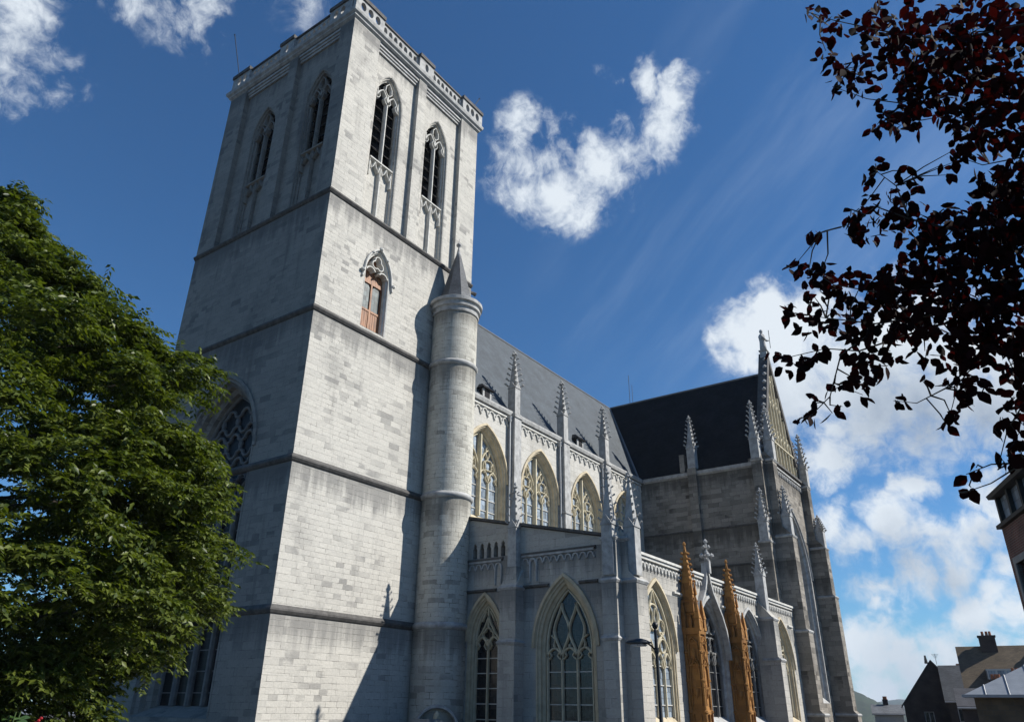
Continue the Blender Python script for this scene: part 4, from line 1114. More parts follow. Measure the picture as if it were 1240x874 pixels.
# gable with blind tracery panels
ga = MB()
gx0, gx1, gz0, gz1 = TX0+.6, TX1-.55, 21.3, 32.7
gc = (gx0+gx1)/2
wall(ga, FS(SY+.25), [(gx0, gz0), (gx1, gz0), (gc, gz1)], [], .5)
GAB = ga.build('gable', M['yellow'], BAS)
gt = MB(); Fg = FS(SY+.25)
slope = (gz1-gz0)/((gx1-gx0)/2)
nb = 11
for k in range(1, nb):
    u = gx0+(gx1-gx0)*k/nb; zt = gz1-abs(u-gc)*slope-.5
    if zt > 22: strip(gt, Fg, 0, [(u, 21.35), (u, zt)], .2, .22, .003)
for k in range(nb-1):
    u = gx0+(gx1-gx0)*(k+1)/nb; w_ = (gx1-gx0)/nb/2
    for zz in (24.0, 27.2, 29.6):
        if gz1-abs(u-gc)*slope > zz+1.4:
            strip(gt, Fg, u+w_, arch(w_*.9, zz, zz, w_*1.5, 5)[1:-1], .12, .17, .003)
            if gz1-abs(u+w_-gc)*slope > zz+2.0: strip(gt, Fg, 0, foil(u+w_, zz+w_*2.0, w_*.6, 4), .09, .15, .003, True)
for zz in (24.3-.6,):
    hw = (gz1-zz)/slope; strip(gt, Fg, 0, [(gc-hw+.3, zz), (gc+hw-.3, zz)], .25, .28, .003)
gt.build('blind_tracery', M['cream'], GAB)
gcp = MB()
for s in (-1, 1):
    e = (gx1-gx0)/2
    gcp.hexa([(gc+s*(e+.35), SY-.06, gz0-.2), (gc+s*(e+.35), SY+.82, gz0-.2), (gc+s*(e-.18), SY+.82, gz0-.2), (gc+s*(e-.18), SY-.06, gz0-.2)],
             [(gc+s*.05, SY-.06, gz1+.75), (gc+s*.05, SY+.82, gz1+.75), (gc-s*.02, SY+.82, gz1-.25), (gc-s*.02, SY-.06, gz1-.25)])
gcp.build('coping', M['trim_dark'], GAB)
ck = MB()
for s in (-1, 1):
    for k in range(1, 13):
        t_ = k/13; ck.blob((gc+s*(e+.4)*(1-t_), SY+.2, gz0+(gz1-gz0+.7)*t_+.1), .22)
ck.build('crocket', M['trim'], GAB)
# statue on the gable
st = MB()
st.frust(gc, SY+.3, gz1+.2, gz1+.9, .34, .30); st.frust(gc, SY+.3, gz1+.9, gz1+1.0, .4, .4)
sm = MB()
zb = gz1+1.0
sm.lathe(gc, SY+.3, [(.34, zb), (.31, zb+.5), (.27, zb+1.0), (.30, zb+1.35), (.33, zb+1.6), (.22, zb+1.8), (.1, zb+1.88), (.10, zb+1.94), (.16, zb+2.05), (.17, zb+2.2), (.10, zb+2.33), (.02, zb+2.36)], 14)
sm.tube([(gc+.26, SY+.25, zb+1.6), (gc+.42, SY+.0, zb+1.2), (gc+.55, SY-.25, zb+1.25)], [.12, .1, .07], 7)
sm.tube([(gc-.26, SY+.25, zb+1.6), (gc-.36, SY+.05, zb+1.2), (gc-.1, SY-.05, zb+1.1)], [.12, .1, .07], 7)
ped = st.build('pedestal', M['trim'], GAB)
STA = sm.build('statue', M['trim'], GAB, smooth=True)
sf = MB(); sf.tube([(gc+.55, SY-.25, zb+.4), (gc+.60, SY-.28, zb+2.4)], .03, 5); sf.box(gc+.52, gc+.68, SY-.3, SY-.26, zb+1.5, zb+1.56); sf.build('staff', M['iron'], GAB)
# eaves, strings, parapet of the gable foot
g = MB(); g.hexa([Ft(SY+1.0, 20.5, .004), Ft(NY0-.35, 20.5, .004), Ft(NY0-.35, 20.9, .004), Ft(SY+1.0, 20.9, .004)], [Ft(SY+1.0, 20.62, .2), Ft(NY0-.35, 20.62, .2), Ft(NY0-.35, 20.9, .24), Ft(SY+1.0, 20.9, .24)])
g.box(TX0-.05, TX0+.4, SY+1.0, NY0-.3, 20.753, 20.95)
g.build('gutter', M['trim'], TRN)
for z in (15.75, 12.6): band(TRN, Ft, SY+1.2, NY0-.1, z, .1, 'trim_dark')
frieze(TRN, Fts, TX0+1.4, TX1-1.2, 20.95, .5, 'trim', h=.5)
g = MB(); g.box(TX0+1.3, TX1-1.1, SY-.26, SY+.3, 21.303, 21.5); g.build('coping', M['trim_dark'], TRN)
b = MB(); b.box(TX0-.35, TX0+.1, -4.95, -4.15, 9.5, 21.2); b.box(TX0-.25, TX0+.25, -3.9, -3.45, 20.95, 22.6)
ms = b.build('wall_shaft', M['transept'], TRN)
pinnacle(ms, TX0+.02, -4.6, 21.2, .36, 23.1, 26.3, crockets=7)
# corner buttresses, each with a low and a high pinnacle
def corner(F, u0, u1, hx, hy, lx, ly, ztop, lab, low_tip, hi_tip, sts):
    o = buttress(TRN, F, u0, u1, sts, 'transept', side=.04, label=lab)
    pinnacle(o, lx, ly, sts[-2][0]-.1, .36, sts[-2][0]+1.6, low_tip, crockets=6, cs=1.1)
    pinnacle(o, hx, hy, 21.0, .37, 22.8, hi_tip, crockets=7, cs=1.1)
    return o
corner(Fts, TX0+.02, TX0+1.35, TX0+.75, SY-.35, TX0+.65, SY-.95, 21, 'tall south buttress at the near corner of the transept', 18.7, 26.0,
       [(1.4, 1.75), (7.2, 1.5), (14.5, 1.35), (21.0, .62)])
corner(Ft, SY+.02, SY+1.1, TX0-.30, SY+.55, TX0-.78, SY+.55, 21, 'tall west buttress at the near corner of the transept', 18.4, 26.4,
       [(1.4, 1.4), (7.2, 1.25), (14.0, 1.1), (21.0, .55)])
corner(Fts, TX1-1.35, TX1-.02, TX1-.7, SY-.35, TX1-.6, SY-.95, 21, 'tall south buttress at the far corner of the transept', 18.3, 26.4,
       [(1.4, 1.75), (10.9, 1.5), (15.2, 1.35), (21.0, .62)])
corner(FE(TX1), SY+.02, SY+1.1, TX1+.30, SY+.55, TX1+.78, SY+.55, 21, 'east buttress of the transept', 18.4, 26.2,
       [(1.4, 1.4), (7.2, 1.25), (14.0, 1.1), (21.0, .55)])

# ================================================================== GROUND, STREET, HILLS
def grid_sheet(name, x0, x1, y0, y1, n, zf, mat, kind='structure'):
    mb = MB(); vs = []; fs = []
    for i in range(n+1):
        for j in range(n+1):
            x = x0+(x1-x0)*i/n; y = y0+(y1-y0)*j/n; vs.append((x, y, zf(x, y)))
    for i in range(n):
        for j in range(n): fs.append((i*(n+1)+j, (i+1)*(n+1)+j, (i+1)*(n+1)+j+1, i*(n+1)+j+1))
    mb.add(vs, fs); o = mb.build(name, mat, smooth=True); o['kind'] = kind; return o
gm = plain('stone paved ground', (0.07, 0.066, 0.06), 0.95, var=0.3, scale=0.4)
def gz(x, y):
    r = math.hypot(x, y)
    return 0.0 if r < 130 else -min(25, (r-130)*0.05)
g = MB()
rings = [0, 30, 80, 130, 300, 700, 1500, 3000, 4600]; n = 48; vs = [(0, 0, 0)]; fs = []
for r_ in rings[1:]:
    for k in range(n): 
        a = 2*math.pi*k/n; vs.append((r_*math.cos(a), r_*math.sin(a), gz(r_, 0)))
for k in range(n): fs.append((0, 1+k, 1+(k+1) % n))
for j in range(len(rings)-2):
    for k in range(n): 
        k2 = (k+1) % n; fs.append((1+j*n+k, 1+(j+1)*n+k, 1+(j+1)*n+k2, 1+j*n+k2))
g.add(vs, fs); tag(g.build('ground', gm), kind='structure')
asph = plain('asphalt', (0.038, 0.038, 0.040), 0.9, var=0.25, scale=6)
pave = ashlar('pavement slabs', (0.231, 0.223, 0.208), (0.154, 0.146, 0.138), (0.077, 0.077, 0.069), bw=.6, bh=.4)
sd = Vector((0.9995, 0.03, 0)); sn = Vector((-0.03, 0.9995, 0))
def street(name, a, b, s0, s1, z0, z1, mat):
    c = MB(); P = [sd*a+sn*s0, sd*b+sn*s0, sd*b+sn*s1, sd*a+sn*s1]
    c.hexa([(p.x, p.y, z0) for p in P], [(p.x, p.y, z1) for p in P]); return tag(c.build(name, mat), kind='structure')
street('road', 12, 128, 4.5, 10.0, -.02, .004, asph)
street('pavement', 12, 128, 10.0, 12.6, -.02, .13, pave)
street('pavement', 12, 128, 3.0, 4.5, -.02, .13, pave)
# hills far down the valley
hm = plain('wooded hillside', (0.017, 0.027, 0.011), 0.95, var=0.5, scale=0.03)
def hill(name, pts, dist, depth, base, mat):
    """ridge whose crest runs through surveyed sight lines at a distance"""
    top = [at(px, py, dist) for px, py in pts]
    rows = 10; vs = []; fs = []
    n_ = len(top)
    for r_ in range(rows+1):
        t_ = r_/rows*2-1
        for p in top:
            h = base+(p.z-base)*(1-t_*t_)**.8
            dirv = Vector((p.x, p.y, 0)).normalized()
            q = p+dirv*depth*t_
            vs.append((q.x, q.y, h))
    for r_ in range(rows):
        for k in range(n_-1): fs.append((r_*n_+k, r_*n_+k+1, (r_+1)*n_+k+1, (r_+1)*n_+k))
    c = MB(); c.add(vs, fs); o = c.build(name, mat, smooth=True); tag(o, kind='structure'); return o
def dense(pts, n=60, jit=1.2):
    out = []
    for k in range(n+1):
        x = pts[0][0]+(pts[-1][0]-pts[0][0])*k/n
        for (a, b_) in zip(pts[:-1], pts[1:]):
            if a[0] <= x <= b_[0]+1e-6:
                y = a[1]+(b_[1]-a[1])*(x-a[0])/(b_[0]-a[0]); break
        out.append((x, y+RNG.uniform(-jit, jit)*.35))
    return out
hill('hill', dense([(930, 800), (1000, 822), (1040, 838), (1062, 849), (1085, 858), (1110, 866), (1150, 870)], 90), 1500, 300, -26, hm)
hm2 = plain('far hillside', (0.019, 0.031, 0.015), 0.95, var=0.4, scale=0.02)
hill('hill', dense([(1000, 866), (1050, 852), (1072, 848), (1090, 846), (1120, 850), (1200, 852), (1300, 858)], 90, .8), 3600, 600, -26, hm2)

hz = MB(); hz.box(-4700, 4700, -4700, 4700, -27, 130)
hzm = bpy.data.materials.new('valley air'); hzm.use_nodes = True
hn = hzm.node_tree; hn.nodes.remove(hn.nodes['Principled BSDF'])
pv = hn.nodes.new('ShaderNodeVolumePrincipled'); pv.inputs['Color'].default_value = (.72, .84, 1, 1); pv.inputs['Density'].default_value = .00011
hn.links.new(pv.outputs[0], hn.nodes['Material Output'].inputs['Volume'])
tag(hz.build('haze', hzm), kind='stuff')

# ================================================================== HOUSES ON THE RIGHT
def brickmat(name, c1, c2, mort, w=.22, h=.075):
    mt, nt, b = newmat(name); N, L = nt.nodes, nt.links
    uv = N.new('ShaderNodeUVMap'); uv.uv_map = 'UVMap'
    bt = N.new('ShaderNodeTexBrick'); L.new(uv.outputs[0], bt.inputs[0])
    bt.inputs['Scale'].default_value = 1; bt.inputs['Brick Width'].default_value = w; bt.inputs['Row Height'].default_value = h
    bt.inputs['Mortar Size'].default_value = .01; bt.inputs['Color1'].default_value = (*c1, 1); bt.inputs['Color2'].default_value = (*c2, 1); bt.inputs['Mortar'].default_value = (*mort, 1)
    n = N.new('ShaderNodeTexNoise'); n.inputs['Scale'].default_value = 1.2; n.inputs['Detail'].default_value = 8; L.new(uv.outputs[0], n.inputs[0])
    r = N.new('ShaderNodeMapRange'); L.new(n.outputs['Fac'], r.inputs[0]); r.inputs[1].default_value = .3; r.inputs[2].default_value = .7; r.inputs[3].default_value = .65; r.inputs[4].default_value = 1.3
    mx = N.new('ShaderNodeMix'); mx.data_type = 'RGBA'; mx.blend_type = 'MULTIPLY'; mx.inputs[0].default_value = 1
    L.new(bt.outputs['Color'], mx.inputs[6]); L.new(r.outputs[0], mx.inputs[7]); L.new(mx.outputs[2], b.inputs['Base Color']); b.inputs['Roughness'].default_value = .85
    return mt
brick_red = brickmat('red brick', (0.154, 0.046, 0.031), (0.100, 0.031, 0.023), (0.154, 0.131, 0.108))
brick_dark = brickmat('dark brick', (0.054, 0.038, 0.032), (0.038, 0.029, 0.026), (0.054, 0.046, 0.042))
brick_brown = brickmat('brown wall', (0.131, 0.092, 0.054), (0.092, 0.069, 0.042), (0.092, 0.077, 0.062), .5, .25)
tile_brown = slate('brown roof tile', (0.115, 0.088, 0.058))
stone_sill = plain('window frame stone', (0.246, 0.238, 0.223), .8)
dark_wood = plain('dark eaves board', (0.038, 0.035, 0.031), .6)
white_paint = plain('white painted frame', (0.462, 0.462, 0.446), .5, var=.1)
# brick town house at the right edge
h0 = at(1213, 640, 30); FD = Vector((0.95, 0.3123, 0)).normalized(); FNn = Vector((-FD.y, FD.x, 0))   # facade runs along FD, faces FNn
BH = empty('brick_house', (h0.x, h0.y, 0), 'red brick town house at the right edge with a dark overhanging cornice and tall window', 'house')
def Fh(u, z, d=0.0):
    q = -FD*u+FNn*d; return (q.x, q.y, z)
Zt = h0.z
wl = MB(); wins = [(1.15+k*2.3, z_) for k in range(6) for z_ in (3.4, 0.7)]
wall(wl, Fh, rect(0, 15, 0, Zt-.02), [rect(u-.55, u+.55, z_+.35, z_+2.6) for u, z_ in wins], .35)
for u_ in (0.0, 14.7): 
    wl.hexa([Fh(u_, 0, -.35), Fh(u_+.3, 0, -.35), Fh(u_+.3, 0, -9), Fh(u_, 0, -9)], [Fh(u_, Zt-.02, -.35), Fh(u_+.3, Zt-.02, -.35), Fh(u_+.3, Zt-.02, -9), Fh(u_, Zt-.02, -9)])
def uvh(x, y, z, n): return ((x*FD.x+y*FD.y)+(x*FNn.x+y*FNn.y), z)
wl.build('wall', brick_red, BH, uvfn=uvh)
eb = MB()
eb.hexa([Fh(-.12, Zt, .12), Fh(15, Zt, .12), Fh(15, Zt, -9), Fh(-.12, Zt, -9)], [Fh(-.12, Zt+.12, .12), Fh(15, Zt+.12, .12), Fh(15, Zt+.12, -9), Fh(-.12, Zt+.12, -9)])
eb.hexa([Fh(-.05, Zt+1.0, .16), Fh(15, Zt+1.0, .16), Fh(15, Zt+1.0, -9), Fh(-.05, Zt+1.0, -9)], [Fh(-.10, Zt+1.13, .2), Fh(15, Zt+1.13, .2), Fh(15, Zt+1.13, -9), Fh(-.10, Zt+1.13, -9)])
for k in range(13): 
    u_ = .05+k*1.2; eb.hexa([Fh(u_, Zt+.12, .0), Fh(u_+.16, Zt+.12, .0), Fh(u_+.16, Zt+.12, -.25), Fh(u_, Zt+.12, -.25)], [Fh(u_, Zt+1.0, .0), Fh(u_+.16, Zt+1.0, .0), Fh(u_+.16, Zt+1.0, -.25), Fh(u_, Zt+1.0, -.25)])
eb.hexa([Fh(-.0, Zt+.12, -.3), Fh(15, Zt+.12, -.3), Fh(15, Zt+.12, -8.9), Fh(-.0, Zt+.12, -8.9)], [Fh(-.0, Zt+.16, -.3), Fh(15, Zt+.16, -.3), Fh(15, Zt+.16, -8.9), Fh(-.0, Zt+.16, -8.9)])
eb.build('cornice', dark_wood, BH)
ag = MB(); ag.hexa([Fh(.02, Zt+.17, -.14), Fh(15, Zt+.17, -.14), Fh(15, Zt+.17, -.17), Fh(.02, Zt+.17, -.17)], [Fh(.02, Zt+.98, -.14), Fh(15, Zt+.98, -.14), Fh(15, Zt+.98, -.17), Fh(.02, Zt+.98, -.17)])
ag.build('attic_glazing', M['glass_pale'], BH)
for u, z_ in wins:
    f = MB()
    for (a0, a1, b0, b1) in ((u-.75, u-.55, z_+.2, z_+2.8), (u+.55, u+.75, z_+.2, z_+2.8), (u-.549, u+.549, z_+2.6, z_+2.8), (u-.549, u+.549, z_+.2, z_+.35)):
        f.hexa([Fh(a0, b0, .05), Fh(a1, b0, .05), Fh(a1, b1, .05), Fh(a0, b1, .05)], [Fh(a0, b0, -.1), Fh(a1, b0, -.1), Fh(a1, b1, -.1), Fh(a0, b1, -.1)])
    w_ = f.build('window', stone_sill, BH)
    f = MB()
    for (a0, a1, b0, b1) in ((u-.03, u+.03, z_+.35, z_+2.6), (u-.55, u+.55, z_+1.8, z_+1.86)):
        f.hexa([Fh(a0, b0, -.15), Fh(a1, b0, -.15), Fh(a1, b1, -.15), Fh(a0, b1, -.15)], [Fh(a0, b0, -.2), Fh(a1, b0, -.2), Fh(a1, b1, -.2), Fh(a0, b1, -.2)])
    f.build('frame', white_paint, w_)
    p = MB(); p.add([Fh(a0, b0, -.22) for a0, b0 in rect(u-.55, u+.55, z_+.35, z_+2.6)], [(0, 1, 2, 3)]); p.build('pane', M['glass_dark'], w_)

# houses down the street: gable prisms oriented along the street
def house(name, P, rz, w, d, eave, ridge, wallm, roofm, label, along='y', chim=(), wins_=(), dorm=None, group=None, cat='house', over=.25):
    """P: near left corner on the ground; local +x to the right of the viewer, +y away. along: axis of the ridge"""
    H = empty(name, P, label, cat, group); H.rotation_euler = (0, 0, rz)
    b = MB()
    holes_front = [rect(u-ww/2, u+ww/2, z, z+hh) for (u, z, ww, hh) in wins_]
    F = FS(0)
    if along == 'y':
        wall(b, F, [(0, 0), (w, 0), (w, eave), (w/2, ridge), (0, eave)], holes_front, .3)
        wall(b, FN(d), [(0, 0), (w, 0), (w, eave), (w/2, ridge), (0, eave)], [], .3)
        b.box(0, .3, .3, d-.3, 0, eave); b.box(w-.3, w, .3, d-.3, 0, eave)
    else:
        wall(b, F, rect(0, w, 0, eave), holes_front, .3)
        wall(b, FN(d), rect(0, w, 0, eave), [], .3)
        wall(b, FW(0), [(.3, 0), (d-.3, 0), (d-.3, eave), (d/2, ridge), (.3, eave)], [], .3)
        wall(b, FE(w), [(.3, 0), (d-.3, 0), (d-.3, eave), (d/2, ridge), (.3, eave)], [], .3)
    b.build('wall', wallm, H)
    r = MB(); t_ = .14
    if along == 'y':
        for s, (xa, xb) in ((0, (-over, w/2)), (1, (w+over, w/2))):
            ze = eave-over*(ridge-eave)/(w/2)
            r.hexa([(xa, -over, ze+.02), (xb, -over, ridge+.02), (xb, d+over, ridge+.02), (xa, d+over, ze+.02)], [(xa, -over, ze+t_), (xb, -over, ridge+t_+.03), (xb, d+over, ridge+t_+.03), (xa, d+over, ze+t_)])
    else:
        for (ya, yb) in ((-over, d/2), (d+over, d/2)):
            ze = eave-over*(ridge-eave)/(d/2)
            r.hexa([(-over, ya, ze+.02), (-over, yb, ridge+.02), (w+over, yb, ridge+.02), (w+over, ya, ze+.02)], [(-over, ya, ze+t_), (-over, yb, ridge+t_+.03), (w+over, yb, ridge+t_+.03), (w+over, ya, ze+t_)])
    R_ = r.build('roof', roofm, H)
    gt_ = MB()
    if along == 'y':
        for gx in (-over, w+over): gt_.tube([(gx, -over, eave-over*(ridge-eave)/(w/2)), (gx, d+over, eave-over*(ridge-eave)/(w/2))], .07, 6)
    else: gt_.tube([(-over, -over-.03, eave-over*(ridge-eave)/(d/2)+.03), (w+over, -over-.03, eave-over*(ridge-eave)/(d/2)+.03)], .07, 6)
    gt_.build('gutter', M['zinc'], R_)
    if w > 6:
        ae = MB(); ax_ = w*.62; ay_ = d*.5; ae.tube([(ax_, ay_, ridge), (ax_, ay_, ridge+1.1)], .025, 5)
        for k in range(4): ae.tube([(ax_-.35+.06*k, ay_, ridge+1.05-.12*k), (ax_+.35-.06*k, ay_, ridge+1.05-.12*k)], .015, 4)
        ae.build('aerial', M['iron'], R_)
    for (cx, cy, cw, cz0, cz1) in chim:
        c = MB(); c.frust(cx, cy, cz0, cz1, cw, cw, cw*.6, cw*.6); c.frust(cx, cy, cz1, cz1+.15, cw*1.12, cw*1.12, cw*.72, cw*.72)
        co = c.build('chimney', brick_dark, H)
        pt = MB()
        for q in (-.4, .1, .5): pt.tube([(cx+q*cw, cy, cz1+.15), (cx+q*cw, cy, cz1+.5)], [.12, .1], 8)
        pt.build('chimney_pot', plain('clay pot', (.3, .12, .06), .8), co)
    for (u, z, ww, hh) in wins_:
        f = MB()
        for (a0, a1, b0, b1) in ((u-ww/2, u-ww/2+.07, z, z+hh), (u+ww/2-.07, u+ww/2, z, z+hh), (u-.03, u+.03, z, z+hh), (u-ww/2, u+ww/2, z+hh-.07, z+hh-.003), (u-ww/2, u+ww/2, z+.003, z+.07)):
            f.box(a0, a1, .08, .14, b0, b1)
        wo = f.build('window', white_paint, H)
        p = MB(); p.box(u-ww/2, u+ww/2, .15, .17, z, z+hh); p.build('pane', M['glass_dark'], wo)
    return H
def place_ground(px, d): 
    p = at(px, 860, d); return (p.x, p.y, 0), -math.atan2(p.x, p.y)
P, rz = place_ground(1096, 95)
H1 = house('gabled_house', P, rz, 6.6, 12, 2.4, 6.5, brick_dark, slate('dark roof slate', (.03, .032, .035)), 'dark brick gabled house furthest down the street by the hills', chim=((5.9, 1.2, .35, 3, 5.8),), wins_=((4.2, 2.6, .7, .9), (2.2, .4, .9, 1.3), (4.6, .4, .9, 1.3)))
fi = MB(); fi.tube([(2.9, .2, 6.3), (2.9, .2, 7.1)], [.2, .1], 6); fi.build('gable_finial', M['trim_dark'], H1)
P, rz = place_ground(1150, 90)
house('slate_house', P, rz, 2.3, 9, 2.7, 5.9, brick_dark, slate('grey lean roof slate', (.06, .063, .066)), 'narrow house with plain grey slate roof between the dark gable and the brown roof', along='x', wins_=((1.1, .8, .8, 1.2),))
P, rz = place_ground(1178, 76)
H3 = house('brown_roof_house', P, rz, 15, 9, 2.4, 6.75, brick_dark, tile_brown, 'house with large brown tiled roof, chimneys and a dormer on the right', along='x', chim=((2.3, 4.3, .62, 5.8, 7.6), (6.9, 4.3, .5, 6.0, 7.4)))
dm = MB(); dm.hexa([(1.6, 1.1, 3.6), (4.4, 1.1, 3.6), (4.4, 3.0, 3.6), (1.6, 3.0, 3.6)], [(1.6, 1.1, 4.9), (4.4, 1.1, 4.9), (4.4, 3.0, 5.0), (1.6, 3.0, 5.0)]); do = dm.build('dormer', M['lead'], H3)
dm = MB()
for k in range(5): dm.box(1.66+k*.66, 1.74+k*.66, 1.03, 1.1, 3.7, 4.8)
dm.box(1.6, 4.4, 1.03, 1.1, 4.8, 4.92); dm.box(1.6, 4.4, 1.03, 1.1, 3.6, 3.7)
dm.build('dormer_frame', white_paint, do)
dm = MB(); dm.box(1.66, 4.34, 1.07, 1.09, 3.7, 4.8); dm.build('dormer_pane', M['glass_pale'], do)
P, rz = place_ground(1183, 50)
H4 = empty('metal_roof_shed', P, 'low brown walled annexe with pale standing seam metal roof at lower right', 'outbuilding'); H4.rotation_euler = (0, 0, rz)
b = MB(); b.box(0, 12, 0, 8, 0, 2.45); b.build('wall', brick_brown, H4)
b = MB(); b.add([(-.5, -.5, 2.46), (12.5, -.5, 2.46), (12.5, 8.5, 2.46), (-.5, 8.5, 2.46), (4.6, 4, 4.9), (8, 4, 4.9)], [(0, 1, 5, 4), (1, 2, 5), (2, 3, 4, 5), (3, 0, 4), (0, 3, 2, 1)])
ro = b.build('roof', plain('pale zinc roof', (.26, .28, .30), .45, metal=.3, var=.12), H4)
b = MB()
for k in range(1, 12):
    x = -.5+k*1.08; tz = min(1, (x+.5)/5.1) if x < 4.6 else (1 if x < 8 else (12.5-x)/4.5)
    b.tube([(x, -.5, 2.49), (x if 4.6 < x < 8 else x, -.5+4.5*tz, 2.49+2.44*tz)], .035, 4)
b.box(-.55, 12.55, -.58, -.5, 2.36, 2.5)
b.build('seam', M['zinc'], ro)
b = MB(); b.box(2.6, 5.2, -.03, .1, 0.2, 2.2); b.build('doorway', M['black'], H4)
b = MB(); b.tube([(2.3, -.15, 0), (2.3, -.15, 2.4)], .07, 6); b.build('downpipe', M['zinc'], H4)
for (px, d, w_, h_, lab) in ((1140, 60, .9, 0, None),): pass
# low dark house with a chimney cluster in front of the brown roof
P, rz = place_ground(1165, 66)
H5 = house('brick_annexe', P, rz, 5.0, 5, 2.0, 3.1, brick_dark, slate('annexe slate', (.06, .06, .065)), 'low dark annexe with squat chimneys in front of the brown roofed house', along='x', chim=((2.6, 2.5, .45, 2.6, 3.7), (4.0, 2.6, .5, 2.6, 4.1)))
# small white rooftop shed towards the valley
P, rz = place_ground(1058, 110)
house('valley_house', P, rz, 3.2, 5, 1.4, 2.3, white_paint, slate('valley slate', (.12, .125, .13)), 'small pale house low beside the church buttress', along='x', chim=((1.5, 2.5, .3, 2, 2.9),))

# ================================================================== STREET LAMP
lp = at(800, 860, 25); LB = Vector((lp.x, lp.y, 0))
top = at(793, 757, 25)
LM = empty('street_lamp', LB, 'dark street lamp with ball top and arm, before the cream chapel window', 'street lamp')
p = MB(); zt = top.z
p.lathe(0, 0, [(.16, 0), (.16, .25), (.10, .35), (.085, 1.2), (.06, 1.25), (.05, zt-.15), (.045, zt-.1)], 14); p.build('pole', M['iron'], LM, smooth=True)
p = MB(); p.lathe(0, 0, [(.03, zt-.12), (.07, zt-.08), (.10, zt), (.07, zt+.08), (.02, zt+.11)], 12); p.build('ball_cap', M['iron'], LM, smooth=True)
hd = at(774, 777, 25)-LB
ad_ = Vector((hd.x, hd.y, 0)); L_ = ad_.length; ad_.normalize()
p = MB(); az = zt-.75
p.tube([(0, 0, az)]+[tuple(ad_*(L_*.75*k/5)+Vector((0, 0, az+.26*math.sin(math.pi*.5*k/5)))) for k in range(1, 6)], .028, 6)
p.tube([(0, 0, az-.06), (0, 0, az+.1)], .075, 8); p.build('arm', M['iron'], LM)
p = MB(); c = ad_*(L_*1.02); zc = az+.24
vs = []; fs = []
nn = 10; prof = [(-.42, .02), (-.34, .09), (-.15, .15), (.08, .15), (.24, .10), (.34, .045), (.40, .03)]
side_ = Vector((-ad_.y, ad_.x, 0))
for (s, r_) in prof:
    for k in range(nn):
        a = 2*math.pi*k/nn; q = c+ad_*(-s)+side_*(r_*1.1*math.cos(a))+Vector((0, 0, zc+r_*(.9 if math.sin(a) > 0 else .45)*math.sin(a))); vs.append(tuple(q))
for j in range(len(prof)-1):
    for k in range(nn): k2 = (k+1) % nn; fs.append((j*nn+k, j*nn+k2, (j+1)*nn+k2, (j+1)*nn+k))
fs += [tuple(range(nn)), tuple((len(prof)-1)*nn+k for k in range(nn))]
p.add(vs, fs); p.build('lamp_head', plain('lamp housing', (.05, .055, .06), .35, metal=.4, var=.1), LM, smooth=True)
p = MB(); q = c+Vector((0, 0, zc-.07)); p.frust(q.x, q.y, q.z-.03, q.z+.02, .16, .2); p.build('lens', M['glass_pale'], LM)

# ================================================================== LEAVES
def leaf_mat(name, col, col2, trans, rough=.45, spec=.4, mixf=.25):
    mt = bpy.data.materials.new(name); mt.use_nodes = True; nt = mt.node_tree; N, L = nt.nodes, nt.links
    b = N['Principled BSDF']; out = N['Material Output']
    geo = N.new('ShaderNodeNewGeometry')
    r = N.new('ShaderNodeValToRGB'); r.color_ramp.elements[0].color = (*col, 1); r.color_ramp.elements[1].color = (*col2, 1)
    L.new(geo.outputs['Random Per Island'], r.inputs[0]); L.new(r.outputs[0], b.inputs['Base Color'])
    b.inputs['Roughness'].default_value = rough; b.inputs['Specular IOR Level'].default_value = spec
    t = N.new('ShaderNodeBsdfTranslucent'); mxc = N.new('ShaderNodeMix'); mxc.data_type = 'RGBA'; mxc.blend_type = 'MULTIPLY'; mxc.inputs[0].default_value = 1
    L.new(r.outputs[0], mxc.inputs[6]); mxc.inputs[7].default_value = (*trans, 1); L.new(mxc.outputs[2], t.inputs[0])
    ms = N.new('ShaderNodeMixShader'); ms.inputs[0].default_value = mixf
    L.new(b.outputs[0], ms.inputs[1]); L.new(t.outputs[0], ms.inputs[2]); L.new(ms.outputs[0], out.inputs[0])
    return mt
def leaves(name, mat, pos, axis, nrm, length, width, parent, shape):
    """one small folded blade per row; pos, axis, nrm are (n,3) arrays"""
    ax = axis/np.linalg.norm(axis, axis=1, keepdims=True)
    sd_ = np.cross(ax, nrm); sd_ /= np.linalg.norm(sd_, axis=1, keepdims=True)+1e-9
    nn_ = np.cross(sd_, ax)
    k = len(shape)          # (along, side, lift)
    V = np.zeros((len(pos), k, 3))
    for i, (a, s, l) in enumerate(shape):
        V[:, i] = pos+ax*(length*a)[:, None]+sd_*(width*s)[:, None]+nn_*(length*l)[:, None]
    # shape points: 0 base, 1..m left side, m+1 tip, then right side
    m_ = (k-2)//2
    fl = [0]+list(range(1, m_+1))+[m_+1]; fr = [0, m_+1]+list(range(m_+2, k))
    n_ = len(pos); base = (np.arange(n_)*k)[:, None]
    fa = (base+np.array(fl)[None]).ravel(); fb = (base+np.array(fr)[None]).ravel()
    me = bpy.data.meshes.new(name)
    me.vertices.add(n_*k); me.vertices.foreach_set('co', V.reshape(-1))
    lf = np.concatenate([fa.reshape(n_, -1), fb.reshape(n_, -1)], axis=1).ravel()
    me.loops.add(len(lf)); me.loops.foreach_set('vertex_index', lf.astype(np.int32))
    q = len(fl); me.polygons.add(2*n_)
    me.polygons.foreach_set('loop_start', (np.arange(2*n_)*q).astype(np.int32)); me.polygons.foreach_set('loop_total', np.full(2*n_, q, np.int32))
    me.update(calc_edges=True); me.validate()
    me.materials.append(mat)
    o = bpy.data.objects.new(name, me); COL.objects.link(o); o.parent = parent
    return o
